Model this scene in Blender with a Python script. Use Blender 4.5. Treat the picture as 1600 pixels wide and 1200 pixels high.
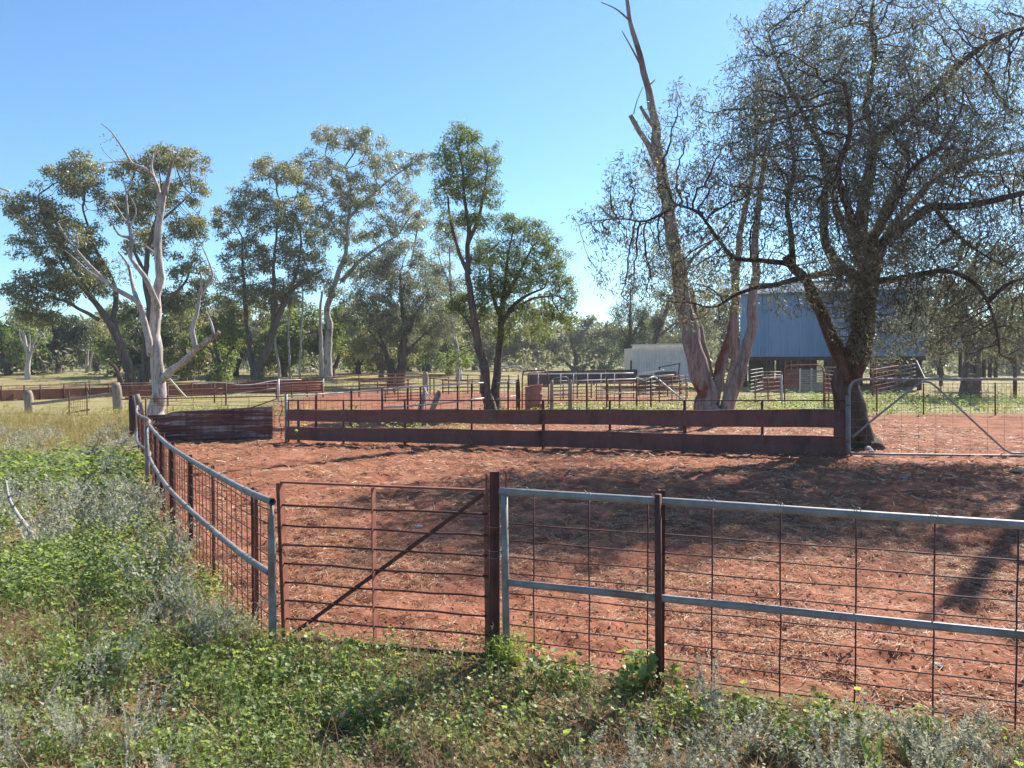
import bpy, math, random
import numpy as np
from mathutils import Vector

random.seed(7)
RNG = np.random.default_rng(11)
scene = bpy.context.scene
for o in list(bpy.data.objects):
    bpy.data.objects.remove(o)
COL = scene.collection

# ------------------------------------------------------------------ camera, sky, sun, exposure
FPX, CAMH = 1200.0, 1.75            # focal length in pixels of a 1600 px wide frame, eye height
PITCH = math.atan(34 / FPX)         # the horizon lies a little above the middle of the picture
cam_d = bpy.data.cameras.new('camera')
cam_d.sensor_width = 36.0
cam_d.lens = 36.0 * FPX / 1600.0
cam_d.clip_start, cam_d.clip_end = 0.05, 15000
cam = bpy.data.objects.new('camera', cam_d)
cam.location = (0, 0, CAMH)
cam.rotation_euler = (math.radians(90) - PITCH, 0, 0)
COL.objects.link(cam)
scene.camera = cam

SUN_AZ, SUN_EL = math.radians(38.5), math.radians(40)   # to the right of the view and beyond it
world = bpy.data.worlds.new('World')
scene.world = world
world.use_nodes = True
wn = world.node_tree
sky = wn.nodes.new('ShaderNodeTexSky')
sky.sky_type = 'NISHITA'
sky.sun_disc = False
sky.sun_elevation = SUN_EL
sky.sun_rotation = SUN_AZ
sky.altitude = 300
sky.air_density = 1.0
sky.dust_density = 0.25
sky.ozone_density = 3.0
wn.nodes['Background'].inputs['Strength'].default_value = 0.087
tint = wn.nodes.new('ShaderNodeMix')
tint.data_type, tint.blend_type = 'RGBA', 'MULTIPLY'
tint.inputs[0].default_value = 1.0
tint.inputs[7].default_value = (.7, .94, 1.05, 1)        # the camera's cool white balance
wn.links.new(sky.outputs[0], tint.inputs[6])
wn.links.new(tint.outputs[2], wn.nodes['Background'].inputs['Color'])

sun_d = bpy.data.lights.new('sun', 'SUN')
sun_d.energy = 4.9
sun_d.angle = math.radians(0.53)
sun_d.color = (1.0, 0.93, 0.82)
sun = bpy.data.objects.new('sun', sun_d)
SUNV = Vector((math.sin(SUN_AZ) * math.cos(SUN_EL), math.cos(SUN_AZ) * math.cos(SUN_EL), math.sin(SUN_EL)))
sun.rotation_euler = SUNV.to_track_quat('Z', 'Y').to_euler()
sun.location = (20, 20, 30)
COL.objects.link(sun)

scene.view_settings.view_transform = 'Standard'
scene.view_settings.look = 'None'
scene.view_settings.exposure = 1.15
scene.view_settings.gamma = 1.0
scene.view_settings.use_curve_mapping = False
scene.cycles.max_bounces = 6
scene.cycles.diffuse_bounces = 3
scene.cycles.glossy_bounces = 2
scene.cycles.transmission_bounces = 3
scene.cycles.volume_bounces = 0
scene.cycles.use_denoising = True
scene.cycles.use_adaptive_sampling = True
scene.cycles.adaptive_threshold = 0.02

# ------------------------------------------------------------------ measuring helpers
CP, SP = math.cos(PITCH), math.sin(PITCH)
def P(px, py, d):
    """point seen at (px, py) of the 1600x1200 photo, d metres out along +Y"""
    u, v = (px - 800) / FPX, (600 - py) / FPX
    y, z = CP + v * SP, -SP + v * CP
    k = d / y
    return np.array((u * k, d, CAMH + z * k))

def smooth(a, b, t):
    t = np.clip((np.asarray(t, float) - a) / (b - a), 0, 1)
    return t * t * (3 - 2 * t)

_lat = np.random.default_rng(5).random((256, 256))
def vnoise(x, y):
    xi, yi = np.floor(x).astype(int), np.floor(y).astype(int)
    fx, fy = x - xi, y - yi
    fx, fy = fx * fx * (3 - 2 * fx), fy * fy * (3 - 2 * fy)
    g = lambda i, j: _lat[i & 255, j & 255]
    return (g(xi, yi) * (1 - fx) + g(xi + 1, yi) * fx) * (1 - fy) + (g(xi, yi + 1) * (1 - fx) + g(xi + 1, yi + 1) * fx) * fy
def fbm(x, y, s, octs=3):
    v, a, t = 0, 1, 0
    for k in range(octs):
        v = v + a * vnoise(x * s + 17.3 * k, y * s - 9.1 * k); t += a; a *= .5; s *= 2.03
    return v / t

# line of the near fences: the curved one runs out to the left, the straight one to the right
LEFT_LINE = np.array([(-1.466, 4.68), (-1.793, 5.13), (-2.47, 6.18), (-3.127, 7.23), (-3.84, 8.43), (-4.92, 10.4), (-5.5, 11.6), (-6.4, 13.1), (-7.33, 15.0), (-7.93, 16.2)])
def left_x(y):
    return np.interp(y, LEFT_LINE[:, 1], LEFT_LINE[:, 0])
def right_y(x):
    return 4.4 - .34 * (np.asarray(x, float) + .06)
def verge_mask(x, y):
    """1 outside the yard (weeds), 0 inside; soft edge"""
    x, y = np.asarray(x, float), np.asarray(y, float)
    a = smooth(-.25, .25, right_y(np.clip(x, -1.6, 60)) + .12 - y)
    b = smooth(-.3, .25, left_x(np.clip(y, 4.6, 16.2)) - .12 - x - np.clip(y - 16.2, 0, 99) * .1) * (y > 4.3)
    return np.clip(np.maximum(a, b), 0, 1)
def gh(x, y):
    """height of the ground"""
    x, y = np.asarray(x, float), np.asarray(y, float)
    z = .7 * smooth(46, 78, y)
    z = z + .05 * (fbm(x, y, .12, 2) - .5) * smooth(5, 12, np.hypot(x, y - 4))
    return z
def gh_fine(x, y):
    v = verge_mask(x, y)
    lump = (fbm(x, y, 2.2, 3) - .5) * .05 + (vnoise(x * 7.3, y * 6.1) - .5) * .042 + (vnoise(x * 13, y * 12) - .5) * .028
    lump = lump - .035 * smooth(.66, .82, vnoise(x * 3.7 + 40, y * 3.4 + 9)) - .025 * smooth(.7, .85, vnoise(x * 6.1 + 3, y * 5.7 + 50))
    return gh(x, y) + lump * (1 - .4 * v) * (1 - smooth(22, 40, y))
def gz(x, y):
    return float(gh(np.array([x]), np.array([y]))[0])

# ------------------------------------------------------------------ mesh helpers
def mk(name, V, faces, mat=None, parent=None, smooth_sh=False, fattr=None):
    """one mesh object from a vertex array and a list of face arrays"""
    V = np.asarray(V, np.float32)
    faces = [np.asarray(f, np.int32) for f in (faces if isinstance(faces, list) else [faces]) if len(f)]
    me = bpy.data.meshes.new(name)
    me.vertices.add(len(V)); me.vertices.foreach_set('co', V.ravel())
    loops = np.concatenate([f.ravel() for f in faces])
    sizes = np.concatenate([np.full(len(f), f.shape[1], np.int32) for f in faces])
    starts = np.concatenate([[0], np.cumsum(sizes)[:-1]]).astype(np.int32)
    me.loops.add(len(loops)); me.loops.foreach_set('vertex_index', loops)
    me.polygons.add(len(sizes)); me.polygons.foreach_set('loop_start', starts)
    me.polygons.foreach_set('use_smooth', np.full(len(sizes), bool(smooth_sh)))
    me.update(calc_edges=True)
    if fattr:
        for k, a in fattr.items():
            at = me.attributes.new(k, 'FLOAT', 'POINT'); at.data.foreach_set('value', np.asarray(a, np.float32))
    me.validate()
    if mat: me.materials.append(mat)
    ob = bpy.data.objects.new(name, me)
    COL.objects.link(ob)
    if parent is not None: ob.parent = parent
    return ob

class MB:
    def __init__(s): s.v, s.q, s.t, s.n = [], [], [], 0
    def add(s, V, Q=None, T=None):
        V = np.asarray(V, float)
        if Q is not None and len(Q): s.q.append(np.asarray(Q) + s.n)
        if T is not None and len(T): s.t.append(np.asarray(T) + s.n)
        s.v.append(V); s.n += len(V); return s
    def tube(s, pts, rad, sides=8, cap=True, lump=0.0, flat=None):
        V, Q, T = tube(pts, rad, sides, cap, lump, flat); return s.add(V, Q, T)
    def box(s, c, ax, h):
        V, Q = obox(c, ax, h); return s.add(V, Q)
    def build(s, name, mat, parent=None, sm=False):
        V = np.concatenate(s.v); F = []
        if s.q: F.append(np.concatenate(s.q))
        if s.t: F.append(np.concatenate(s.t))
        return mk(name, V, F, mat, parent, sm)

def tube(pts, rad, sides=8, cap=True, lump=0.0, flat=None):
    pts = np.asarray(pts, float); n = len(pts)
    rad = np.full(n, rad, float) if np.isscalar(rad) else np.asarray(rad, float)
    tg = np.gradient(pts, axis=0); tg /= np.linalg.norm(tg, axis=1)[:, None] + 1e-12
    ref = np.array((0, 0, 1.)) if abs(tg[0][2]) < .8 else np.array((0, 1., 0))
    u = np.cross(tg[0], ref); u /= np.linalg.norm(u)
    ang = np.arange(sides) * 2 * math.pi / sides + math.pi / sides
    V = np.empty((n, sides, 3))
    ph = RNG.random(4) * 6.28
    for i in range(n):
        u = u - tg[i] * np.dot(u, tg[i]); u /= np.linalg.norm(u) + 1e-12
        w = np.cross(tg[i], u)
        rr = rad[i] * np.ones(sides)
        if lump:
            rr = rr * (1 + lump * (np.sin(3 * ang + ph[0] + i * .35) + .7 * np.sin(5 * ang + ph[1] - i * .22) + .6 * np.sin(2 * ang + ph[2] + i * .8)))
        a, b = (1, 1) if flat is None else flat
        V[i] = pts[i] + (np.cos(ang) * rr * a)[:, None] * u + (np.sin(ang) * rr * b)[:, None] * w
    i = np.arange(n - 1)[:, None] * sides; j = np.arange(sides)[None]; k = (j + 1) % sides
    Q = np.stack([i + j, i + k, i + sides + k, i + sides + j], -1).reshape(-1, 4)
    V = V.reshape(-1, 3); T = None
    if cap:
        c0 = len(V); V = np.vstack([V, pts[0], pts[-1]])
        jj = np.arange(sides); kk = (jj + 1) % sides; e = (n - 1) * sides
        T = np.vstack([np.stack([kk, jj, np.full(sides, c0)], 1), np.stack([e + jj, e + kk, np.full(sides, c0 + 1)], 1)])
    return V, Q, T

def obox(c, ax, h):
    """box: centre, three axis directions (rows), half sizes"""
    c, ax, h = np.asarray(c, float), np.asarray(ax, float), np.asarray(h, float)
    sg = np.array([(x, y, z) for x in (-1, 1) for y in (-1, 1) for z in (-1, 1)], float)
    V = c + (sg * h) @ ax
    Q = [(0, 1, 3, 2), (4, 6, 7, 5), (0, 4, 5, 1), (2, 3, 7, 6), (0, 2, 6, 4), (1, 5, 7, 3)]
    return V, np.array(Q)

def frame(a, b, up=(0, 0, 1)):
    """rows: along a->b, sideways, up-ish"""
    a, b = np.asarray(a, float), np.asarray(b, float)
    t = b - a; L = np.linalg.norm(t); t = t / L
    s = np.cross(np.asarray(up, float), t); s /= np.linalg.norm(s)
    return np.array([t, s, np.cross(t, s)]), L
def bar(m, a, b, w, h, up=(0, 0, 1)):
    ax, L = frame(a, b, up)
    return m.box((np.asarray(a) + np.asarray(b)) / 2, ax, (L / 2, w / 2, h / 2))

def crs(pts, step):
    """Catmull-Rom through pts (any number of columns), spaced about `step`"""
    p = np.asarray(pts, float)
    if len(p) == 2:
        n = max(2, int(np.linalg.norm((p[1] - p[0])[:3]) / step) + 1)
        return p[0] + np.linspace(0, 1, n)[:, None] * (p[1] - p[0])
    q = np.vstack([2 * p[0] - p[1], p, 2 * p[-1] - p[-2]]); out = []
    for i in range(1, len(q) - 2):
        n = max(1, int(round(np.linalg.norm((q[i + 1] - q[i])[:3]) / step)))
        for t in np.arange(n) / n:
            out.append(.5 * (2 * q[i] + (q[i + 1] - q[i - 1]) * t + (2 * q[i - 1] - 5 * q[i] + 4 * q[i + 1] - q[i + 2]) * t * t + (3 * q[i] - q[i - 1] - 3 * q[i + 1] + q[i + 2]) * t ** 3))
    out.append(p[-1]); return np.array(out)

def tag(o, label=None, cat=None, group=None, kind=None):
    if label: o['label'] = label
    if cat: o['category'] = cat
    if group: o['group'] = group
    if kind: o['kind'] = kind
    return o
def empty(name, loc, label, cat, group=None):
    """root of a thing; its parts are built in world space"""
    o = bpy.data.objects.new(name, None)
    o.empty_display_size = .2
    o.location = tuple(float(v) for v in loc)
    COL.objects.link(o)
    return tag(o, label, cat, group)
def adopt(root):
    """keep the parts of a root where they were built"""
    M = np.array(root.location)
    for c in root.children:
        c.matrix_parent_inverse.translation = Vector(-M)
    return root

# ------------------------------------------------------------------ materials
def newmat(name):
    m = bpy.data.materials.new(name); m.use_nodes = True
    nt = m.node_tree; return m, nt, nt.nodes['Principled BSDF']
def N(nt, t, **kw):
    n = nt.nodes.new(t)
    for k, v in kw.items():
        if k in n.inputs: n.inputs[k].default_value = v
        else: setattr(n, k, v)
    return n
def ramp(nt, fac, stops):
    r = nt.nodes.new('ShaderNodeValToRGB'); e = r.color_ramp.elements
    while len(e) < len(stops): e.new(.5)
    for i, (p, c) in enumerate(stops):
        e[i].position = p; e[i].color = (*c, 1)
    nt.links.new(fac, r.inputs[0]); return r.outputs[0]
def mixc(nt, fac, a, b, mode='MIX'):
    m = nt.nodes.new('ShaderNodeMix'); m.data_type = 'RGBA'; m.blend_type = mode
    for s, v in ((m.inputs[0], fac), (m.inputs[6], a), (m.inputs[7], b)):
        if hasattr(v, 'is_output'): nt.links.new(v, s)
        elif isinstance(v, (int, float)): s.default_value = v
        else: s.default_value = (*v, 1)
    return m.outputs[2]
def coords(nt, scale=(1, 1, 1), obj=False):
    """world position (stays put whatever the object's origin)"""
    g = nt.nodes.new('ShaderNodeTexCoord'); mp = nt.nodes.new('ShaderNodeMapping')
    geo = nt.nodes.new('ShaderNodeNewGeometry')
    mp.inputs['Scale'].default_value = scale
    nt.links.new(g.outputs['Object'] if obj else geo.outputs['Position'], mp.inputs[0]); return mp.outputs[0]
def noise(nt, vec, scale, detail=4, rough=.55, dist=0):
    n = N(nt, 'ShaderNodeTexNoise', Scale=scale, Detail=detail, Roughness=rough, Distortion=dist)
    nt.links.new(vec, n.inputs['Vector']); return n.outputs[0]
def bump(nt, bsdf, h, strength, dist):
    b = N(nt, 'ShaderNodeBump', Strength=strength, Distance=dist)
    nt.links.new(h, b.inputs['Height']); nt.links.new(b.outputs[0], bsdf.inputs['Normal'])

def simple(name, c0, c1, scale=6, rough=.7, metal=0.0, stretch=(1, 1, 1), c2=None, bmp=.3, bd=.01, spec=.4, detail=5):
    m, nt, b = newmat(name)
    v = coords(nt, stretch)
    n = noise(nt, v, scale, detail, .62)
    st = [(.32, c0), (.66, c1)] if c2 is None else [(.3, c0), (.5, c1), (.7, c2)]
    c = ramp(nt, n, st)
    fine = noise(nt, v, scale * 9, 3)
    c = mixc(nt, .35, c, ramp(nt, fine, [(.3, (.45, .45, .45)), (.7, (1, 1, 1))]), 'MULTIPLY')
    nt.links.new(c, b.inputs['Base Color'])
    b.inputs['Roughness'].default_value = rough; b.inputs['Metallic'].default_value = metal
    b.inputs['Specular IOR Level'].default_value = spec
    if bmp: bump(nt, b, fine, bmp, bd)
    return m

M = {}
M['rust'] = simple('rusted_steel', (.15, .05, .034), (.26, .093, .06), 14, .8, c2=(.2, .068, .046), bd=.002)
M['rust_lit'] = simple('sunlit_rusted_steel', (.22, .075, .05), (.36, .14, .09), 16, .75, bd=.002)  # paler copy of the rust, sunlight put into its colour
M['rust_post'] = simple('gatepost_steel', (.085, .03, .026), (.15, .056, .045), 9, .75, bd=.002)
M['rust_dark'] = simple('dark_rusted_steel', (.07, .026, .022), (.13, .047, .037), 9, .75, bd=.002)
M['board'] = simple('brown_steel_board', (.075, .030, .028), (.19, .076, .062), 1.7, .62, c2=(.125, .05, .044), bd=.003, stretch=(1.2, 1.2, .5))
M['galv'] = simple('galvanised_pipe', (.17, .172, .172), (.3, .3, .298), 7, .55, .1, c2=(.23, .232, .23), bd=.001, bmp=.15)
M['galv_old'] = simple('weathered_galvanised_pipe', (.18, .175, .168), (.31, .305, .295), 11, .6, .1, c2=(.25, .215, .185), bd=.001, bmp=.2)
M['galv_white'] = simple('pale_galvanised_rail', (.5, .48, .46), (.68, .66, .64), 9, .55, .1, bd=.001, bmp=.1)
M['wood'] = simple('weathered_post_timber', (.16, .125, .1), (.36, .29, .235), 7, .85, stretch=(1, 1, .15), c2=(.25, .2, .165), bd=.012, bmp=.7)
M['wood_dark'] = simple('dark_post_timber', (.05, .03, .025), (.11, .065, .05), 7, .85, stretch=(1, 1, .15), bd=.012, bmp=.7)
M['dead'] = simple('dead_branch_wood', (.26, .24, .23), (.46, .43, .42), 12, .85, bd=.004)
M['drum'] = simple('rusted_drum', (.26, .1, .065), (.42, .2, .135), 5, .75, c2=(.33, .145, .095), bd=.003)
M['black'] = simple('dark_void', (.012, .011, .011), (.025, .022, .022), 4, .9, bmp=0)
M['dark_sheet'] = simple('dark_steel_sheet', (.045, .036, .045), (.085, .068, .075), 1.2, .6, bmp=.1, bd=.002)
M['sheet_rust'] = simple('brown_red_steel_sheet', (.10, .036, .03), (.2, .07, .05), 1.5, .7, c2=(.14, .05, .04), bmp=.1, bd=.002)
M['white_wall'] = simple('pale_painted_sheet', (.62, .56, .49), (.8, .745, .67), 1.6, .7, bmp=.1, bd=.002)
M['stone'] = simple('pale_stone', (.3, .26, .24), (.5, .46, .43), 20, .85, bd=.003)

def rusty_pipe(name, c0, c1, stain, thr):
    m, nt, b = newmat(name)
    v = coords(nt); n = noise(nt, v, 8, 5, .6); big = noise(nt, coords(nt, (1, 1, 1)), 2.1, 4, .65); fine = noise(nt, v, 70, 3)
    c = ramp(nt, n, [(.32, c0), (.66, c1)])
    f = ramp(nt, big, [(thr, (0, 0, 0)), (thr + .12, (.8, .8, .8))])
    c = mixc(nt, f, c, stain)
    c = mixc(nt, .35, c, ramp(nt, fine, [(.35, (.55, .55, .55)), (.65, (1, 1, 1))]), 'MULTIPLY')
    nt.links.new(c, b.inputs['Base Color']); b.inputs['Roughness'].default_value = .58; b.inputs['Metallic'].default_value = .08
    bump(nt, b, fine, .2, .001); return m
M['galv'] = rusty_pipe('galvanised_pipe', (.17, .172, .172), (.3, .3, .298), (.2, .155, .125), .6)
M['galv_old'] = rusty_pipe('weathered_galvanised_pipe', (.18, .175, .168), (.31, .305, .295), (.19, .125, .09), .53)
def bark(name, pal, scale, stretch, bd, rough=.85, patch=None, bmp=.6):
    m, nt, b = newmat(name)
    v = coords(nt, stretch)
    n = noise(nt, v, scale, 6, .65, .6)
    c = ramp(nt, n, [(.28 + .44 * i / (len(pal) - 1), q) for i, q in enumerate(pal)])
    if patch:
        pn = noise(nt, coords(nt, (1, 1, .55)), patch[1], 3, .5)
        f = ramp(nt, pn, [(patch[2], (0, 0, 0)), (patch[2] + .07, (1, 1, 1))])
        c = mixc(nt, f, c, patch[0])
    crack = noise(nt, coords(nt, (stretch[0] * 1.6, stretch[1] * 1.6, stretch[2] * .6)), scale * 2.2, 5, .7, 1.2)
    c = mixc(nt, .75, c, ramp(nt, crack, [(.40, (.38, .34, .32)), (.5, (1, 1, 1)), (.68, (1.12, 1.1, 1.08))]), 'MULTIPLY')
    fine = noise(nt, v, scale * 5, 4)
    c = mixc(nt, .4, c, ramp(nt, fine, [(.35, (.5, .48, .46)), (.65, (1, 1, 1))]), 'MULTIPLY')
    nt.links.new(c, b.inputs['Base Color']); b.inputs['Roughness'].default_value = rough
    b.inputs['Specular IOR Level'].default_value = .25
    bump(nt, b, crack, bmp, bd); return m
M['bark_pale'] = bark('smooth_pale_gum_bark', [(.36, .31, .285), (.53, .48, .45), (.64, .6, .57)], 4, (1, 1, .3), .02, patch=((.29, .2, .155), 1.8, .6), bmp=.5)
M['bark_pink'] = bark('pink_grey_peeling_bark', [(.14, .11, .1), (.33, .28, .26), (.48, .43, .405)], 7, (1, 1, .09), .05, patch=((.2, .085, .055), 1.1, .55))
M['bark_dark'] = bark('dark_furrowed_bark', [(.045, .033, .027), (.105, .076, .062), (.18, .135, .11)], 6, (1, 1, .2), .045, bmp=.9)
M['bark_mid'] = bark('grey_brown_bark', [(.07, .05, .042), (.15, .112, .092), (.23, .18, .15)], 5, (1, 1, .2), .03)
M['bark_red'] = bark('reddish_limb_bark', [(.055, .037, .029), (.12, .08, .062), (.19, .13, .1)], 6, (1, 1, .25), .03)

def leafmat(name, dark, light, trans, rough=.45, tfac=.4, warm=None, spec=.5):
    m, nt, b = newmat(name)
    geo = nt.nodes.new('ShaderNodeNewGeometry')
    rnd = geo.outputs['Random Per Island']
    st = [(0, dark), (.75, light)] + ([(1.0, warm)] if warm else [])
    c = ramp(nt, rnd, st)
    big = noise(nt, coords(nt), .7, 2)
    c = mixc(nt, .5, c, ramp(nt, big, [(.35, (.7, .7, .66)), (.65, (1.15, 1.12, 1.0))]), 'MULTIPLY')
    nt.links.new(c, b.inputs['Base Color']); b.inputs['Roughness'].default_value = rough
    b.inputs['Specular IOR Level'].default_value = spec
    tr = nt.nodes.new('ShaderNodeBsdfTranslucent')
    tc = mixc(nt, 1.0, c, trans, 'MULTIPLY')
    nt.links.new(tc, tr.inputs['Color'])
    mx = nt.nodes.new('ShaderNodeMixShader'); mx.inputs[0].default_value = tfac
    nt.links.new(b.outputs[0], mx.inputs[1]); nt.links.new(tr.outputs[0], mx.inputs[2])
    nt.links.new(mx.outputs[0], nt.nodes['Material Output'].inputs['Surface'])
    return m
M['leaf_gum'] = leafmat('gum_leaf', (.105, .115, .066), (.255, .255, .145), (1.5, 1.48, .95), .36, .5, (.38, .35, .22), .5)
M['leaf_gum_cool'] = leafmat('grey_green_gum_leaf', (.108, .124, .09), (.27, .285, .2), (1.5, 1.45, 1.1), .36, .5, (.44, .42, .33), .5)
M['leaf_green'] = leafmat('green_leaf', (.075, .112, .044), (.17, .225, .082), (1.6, 1.6, .85), .45, .5, (.25, .25, .11))
M['leaf_dark'] = leafmat('dark_green_leaf', (.035, .052, .027), (.085, .105, .05), (1.6, 1.7, .8), .5, .3)
M['leaf_grey'] = leafmat('olive_grey_leaf', (.084, .098, .07), (.195, .205, .145), (1.45, 1.45, 1.1), .45, .5, (.28, .265, .2))
M['leaf_weep'] = leafmat('narrow_drooping_leaf', (.07, .08, .062), (.17, .182, .14), (1.4, 1.4, 1.1), .5, .42, (.27, .265, .215), .3)
M['mallow'] = leafmat('soft_green_weed_leaf', (.12, .18, .06), (.27, .34, .125), (1.45, 1.45, .75), .5, .52, (.32, .38, .17))
M['mallow_blue'] = leafmat('blue_green_weed_leaf', (.09, .125, .06), (.19, .235, .115), (1.4, 1.45, .85), .5, .45, (.33, .32, .2))
M['silver'] = leafmat('woolly_silver_leaf', (.23, .245, .195), (.44, .445, .375), (1.15, 1.13, 1.0), .85, .42, (.6, .58, .5), .1)
M['straw'] = leafmat('dry_straw', (.27, .135, .08), (.5, .31, .19), (1.2, 1.1, .85), .6, .25, (.7, .53, .37), .3)
M['dead_weed'] = leafmat('dry_brown_weed', (.2, .125, .075), (.42, .3, .19), (1.1, 1.0, .8), .75, .3, (.56, .44, .3), .2)
M['grass_dry'] = leafmat('seeding_dry_grass', (.22, .19, .085), (.42, .355, .18), (1.4, 1.3, .8), .65, .35, (.52, .42, .24), .2)
M['flower'] = leafmat('yellow_petal', (.7, .6, .03), (.8, .7, .05), (1, 1, .6), .5, .4)
# ------------------------------------------------------------------ ground: one sheet out to the horizon
def axis_coords(segs):
    out = [segs[0][0]]
    for a, b, st in segs:
        n = max(1, int(round((b - a) / st))); out += list(a + (b - a) * (np.arange(n) + 1) / n)
    return out
def grow_out(start, end, first, k=1.28):
    out, s, v = [], first, start
    while v < end:
        v += s; s *= k; out.append(v)
    return out
xs = np.array([-v for v in grow_out(8, 4000, .12)][::-1] + axis_coords([(-8., -4., .09), (-4., 6., .058), (6., 11., .1)]) + grow_out(11, 4000, .12))
ys = np.array([-v for v in grow_out(-2.4, 600, .5)][::-1] + axis_coords([(2.4, 9., .052), (9., 17., .09), (17., 30., .16), (30., 70., .8)]) + grow_out(70, 5000, 1.2))
GX, GY = np.meshgrid(xs, ys)
gx, gy = GX.ravel(), GY.ravel()
GZ = gh_fine(gx, gy)
w, h = len(xs), len(ys)
ii = (np.arange(h - 1)[:, None] * w + np.arange(w - 1)[None]).ravel()
GQ = np.stack([ii, ii + 1, ii + w + 1, ii + w], 1)
vg = verge_mask(gx, gy)
nz = fbm(gx, gy, .35, 3)
past = smooth(43, 48, gy + (nz - .5) * 6)
past = np.maximum(past, smooth(8.5, 11.5, gx - (gy - 26) * .1 + (nz - .5) * 3) * smooth(25.3, 26.6, gy + (nz - .5) * 1.2))
past = np.maximum(past, smooth(-7.6, -9.5, gx + (gy - 16) * .1 + (nz - .5) * 2) * smooth(15, 18, gy))
past = np.maximum(past, .7 * smooth(25.5, 27, gy + (nz - .5) * 2) * smooth(.8, 2.5, gx) * (nz > .4))

m, nt, b = newmat('ground_soil')
pos = coords(nt)
n1 = noise(nt, pos, .9, 5, .6); n2 = noise(nt, pos, 9, 5, .65); n3 = noise(nt, pos, 55, 3, .6)
dirt = ramp(nt, n1, [(.28, (.18, .067, .04)), (.48, (.28, .11, .065)), (.72, (.36, .162, .1))])
dirt = mixc(nt, .6, dirt, ramp(nt, n2, [(.3, (.55, .5, .48)), (.7, (1.15, 1.15, 1.15))]), 'MULTIPLY')
patchn = noise(nt, pos, 2.3, 4, .6, .8)
dirt = mixc(nt, .7, dirt, ramp(nt, patchn, [(.36, (.55, .5, .47)), (.5, (1, 1, 1)), (.66, (1.1, 1.12, 1.12))]), 'MULTIPLY')
fleck = ramp(nt, n3, [(.58, (0, 0, 0)), (.68, (1, 1, 1))])
fl = nt.nodes.new('ShaderNodeMath'); fl.operation = 'MULTIPLY'; fl.inputs[1].default_value = .35
nt.links.new(fleck, fl.inputs[0])
dirt = mixc(nt, fl.outputs[0], dirt, (.5, .32, .2))
soil = ramp(nt, n2, [(.3, (.11, .065, .035)), (.7, (.22, .145, .08))])
pas = ramp(nt, n1, [(.3, (.17, .165, .07)), (.5, (.27, .235, .11)), (.7, (.36, .29, .15))])
pas = mixc(nt, .5, pas, ramp(nt, n2, [(.3, (.6, .62, .55)), (.7, (1.1, 1.1, 1.1))]), 'MULTIPLY')
a1 = N(nt, 'ShaderNodeAttribute', attribute_name='verge'); a2 = N(nt, 'ShaderNodeAttribute', attribute_name='pasture')
c = mixc(nt, a1.outputs['Fac'], dirt, soil)
c = mixc(nt, a2.outputs['Fac'], c, pas)
nt.links.new(c, b.inputs['Base Color']); b.inputs['Roughness'].default_value = .95
b.inputs['Specular IOR Level'].default_value = .1
bump(nt, b, n2, .8, .03)
ground = mk('ground', np.stack([gx, gy, GZ], 1), GQ, m, None, True, {'verge': vg * .95, 'pasture': past})
tag(ground, 'trodden red dirt ground giving way to pale dry pasture', None, None, 'structure')

# ------------------------------------------------------------------ trees
def colonize(seeds, attr, step, kill, iters=120, droop=0.0, jit=.12, rng=None):
    """space colonisation: seeds (n,3) grow towards the attraction points; returns nodes and parents"""
    rng = rng or RNG
    nodes = [np.asarray(seeds, float)]; n0 = len(seeds)
    par = [np.full(n0, -1)]
    pos = nodes[0]
    A = np.asarray(attr, float)
    near = np.zeros(len(A), int); dist = np.full(len(A), 1e9)
    def upd(newpos, off):
        for s in range(0, len(newpos), 400):
            d = np.linalg.norm(A[:, None] - newpos[None, s:s + 400], axis=2)
            j = d.argmin(1); dm = d[np.arange(len(A)), j]; better = dm < dist
            dist[better] = dm[better]; near[better] = j[better] + off + s
    upd(pos, 0)
    total = n0
    nk = np.zeros(n0, int)
    for _ in range(iters):
        keep = (dist > kill) & (nk[near] < 3)
        A, near, dist = A[keep], near[keep], dist[keep]
        if not len(A): break
        vec = (A - pos[near]) / dist[:, None]
        acc = np.zeros((total, 3)); np.add.at(acc, near, vec)
        act = np.unique(near)
        dv = acc[act]; L = np.linalg.norm(dv, axis=1); ok = L > 1e-4; act, dv, L = act[ok], dv[ok], L[ok]
        if not len(act): break
        dv = dv / L[:, None] + rng.normal(0, jit, dv.shape); dv[:, 2] -= droop
        dv /= np.linalg.norm(dv, axis=1)[:, None]
        newp = pos[act] + dv * step
        pos = np.vstack([pos, newp]); par.append(act)
        nk[act] += 1; nk = np.concatenate([nk, np.zeros(len(newp), int)])
        upd(newp, total); total += len(newp)
    return pos, np.concatenate(par), n0

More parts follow.
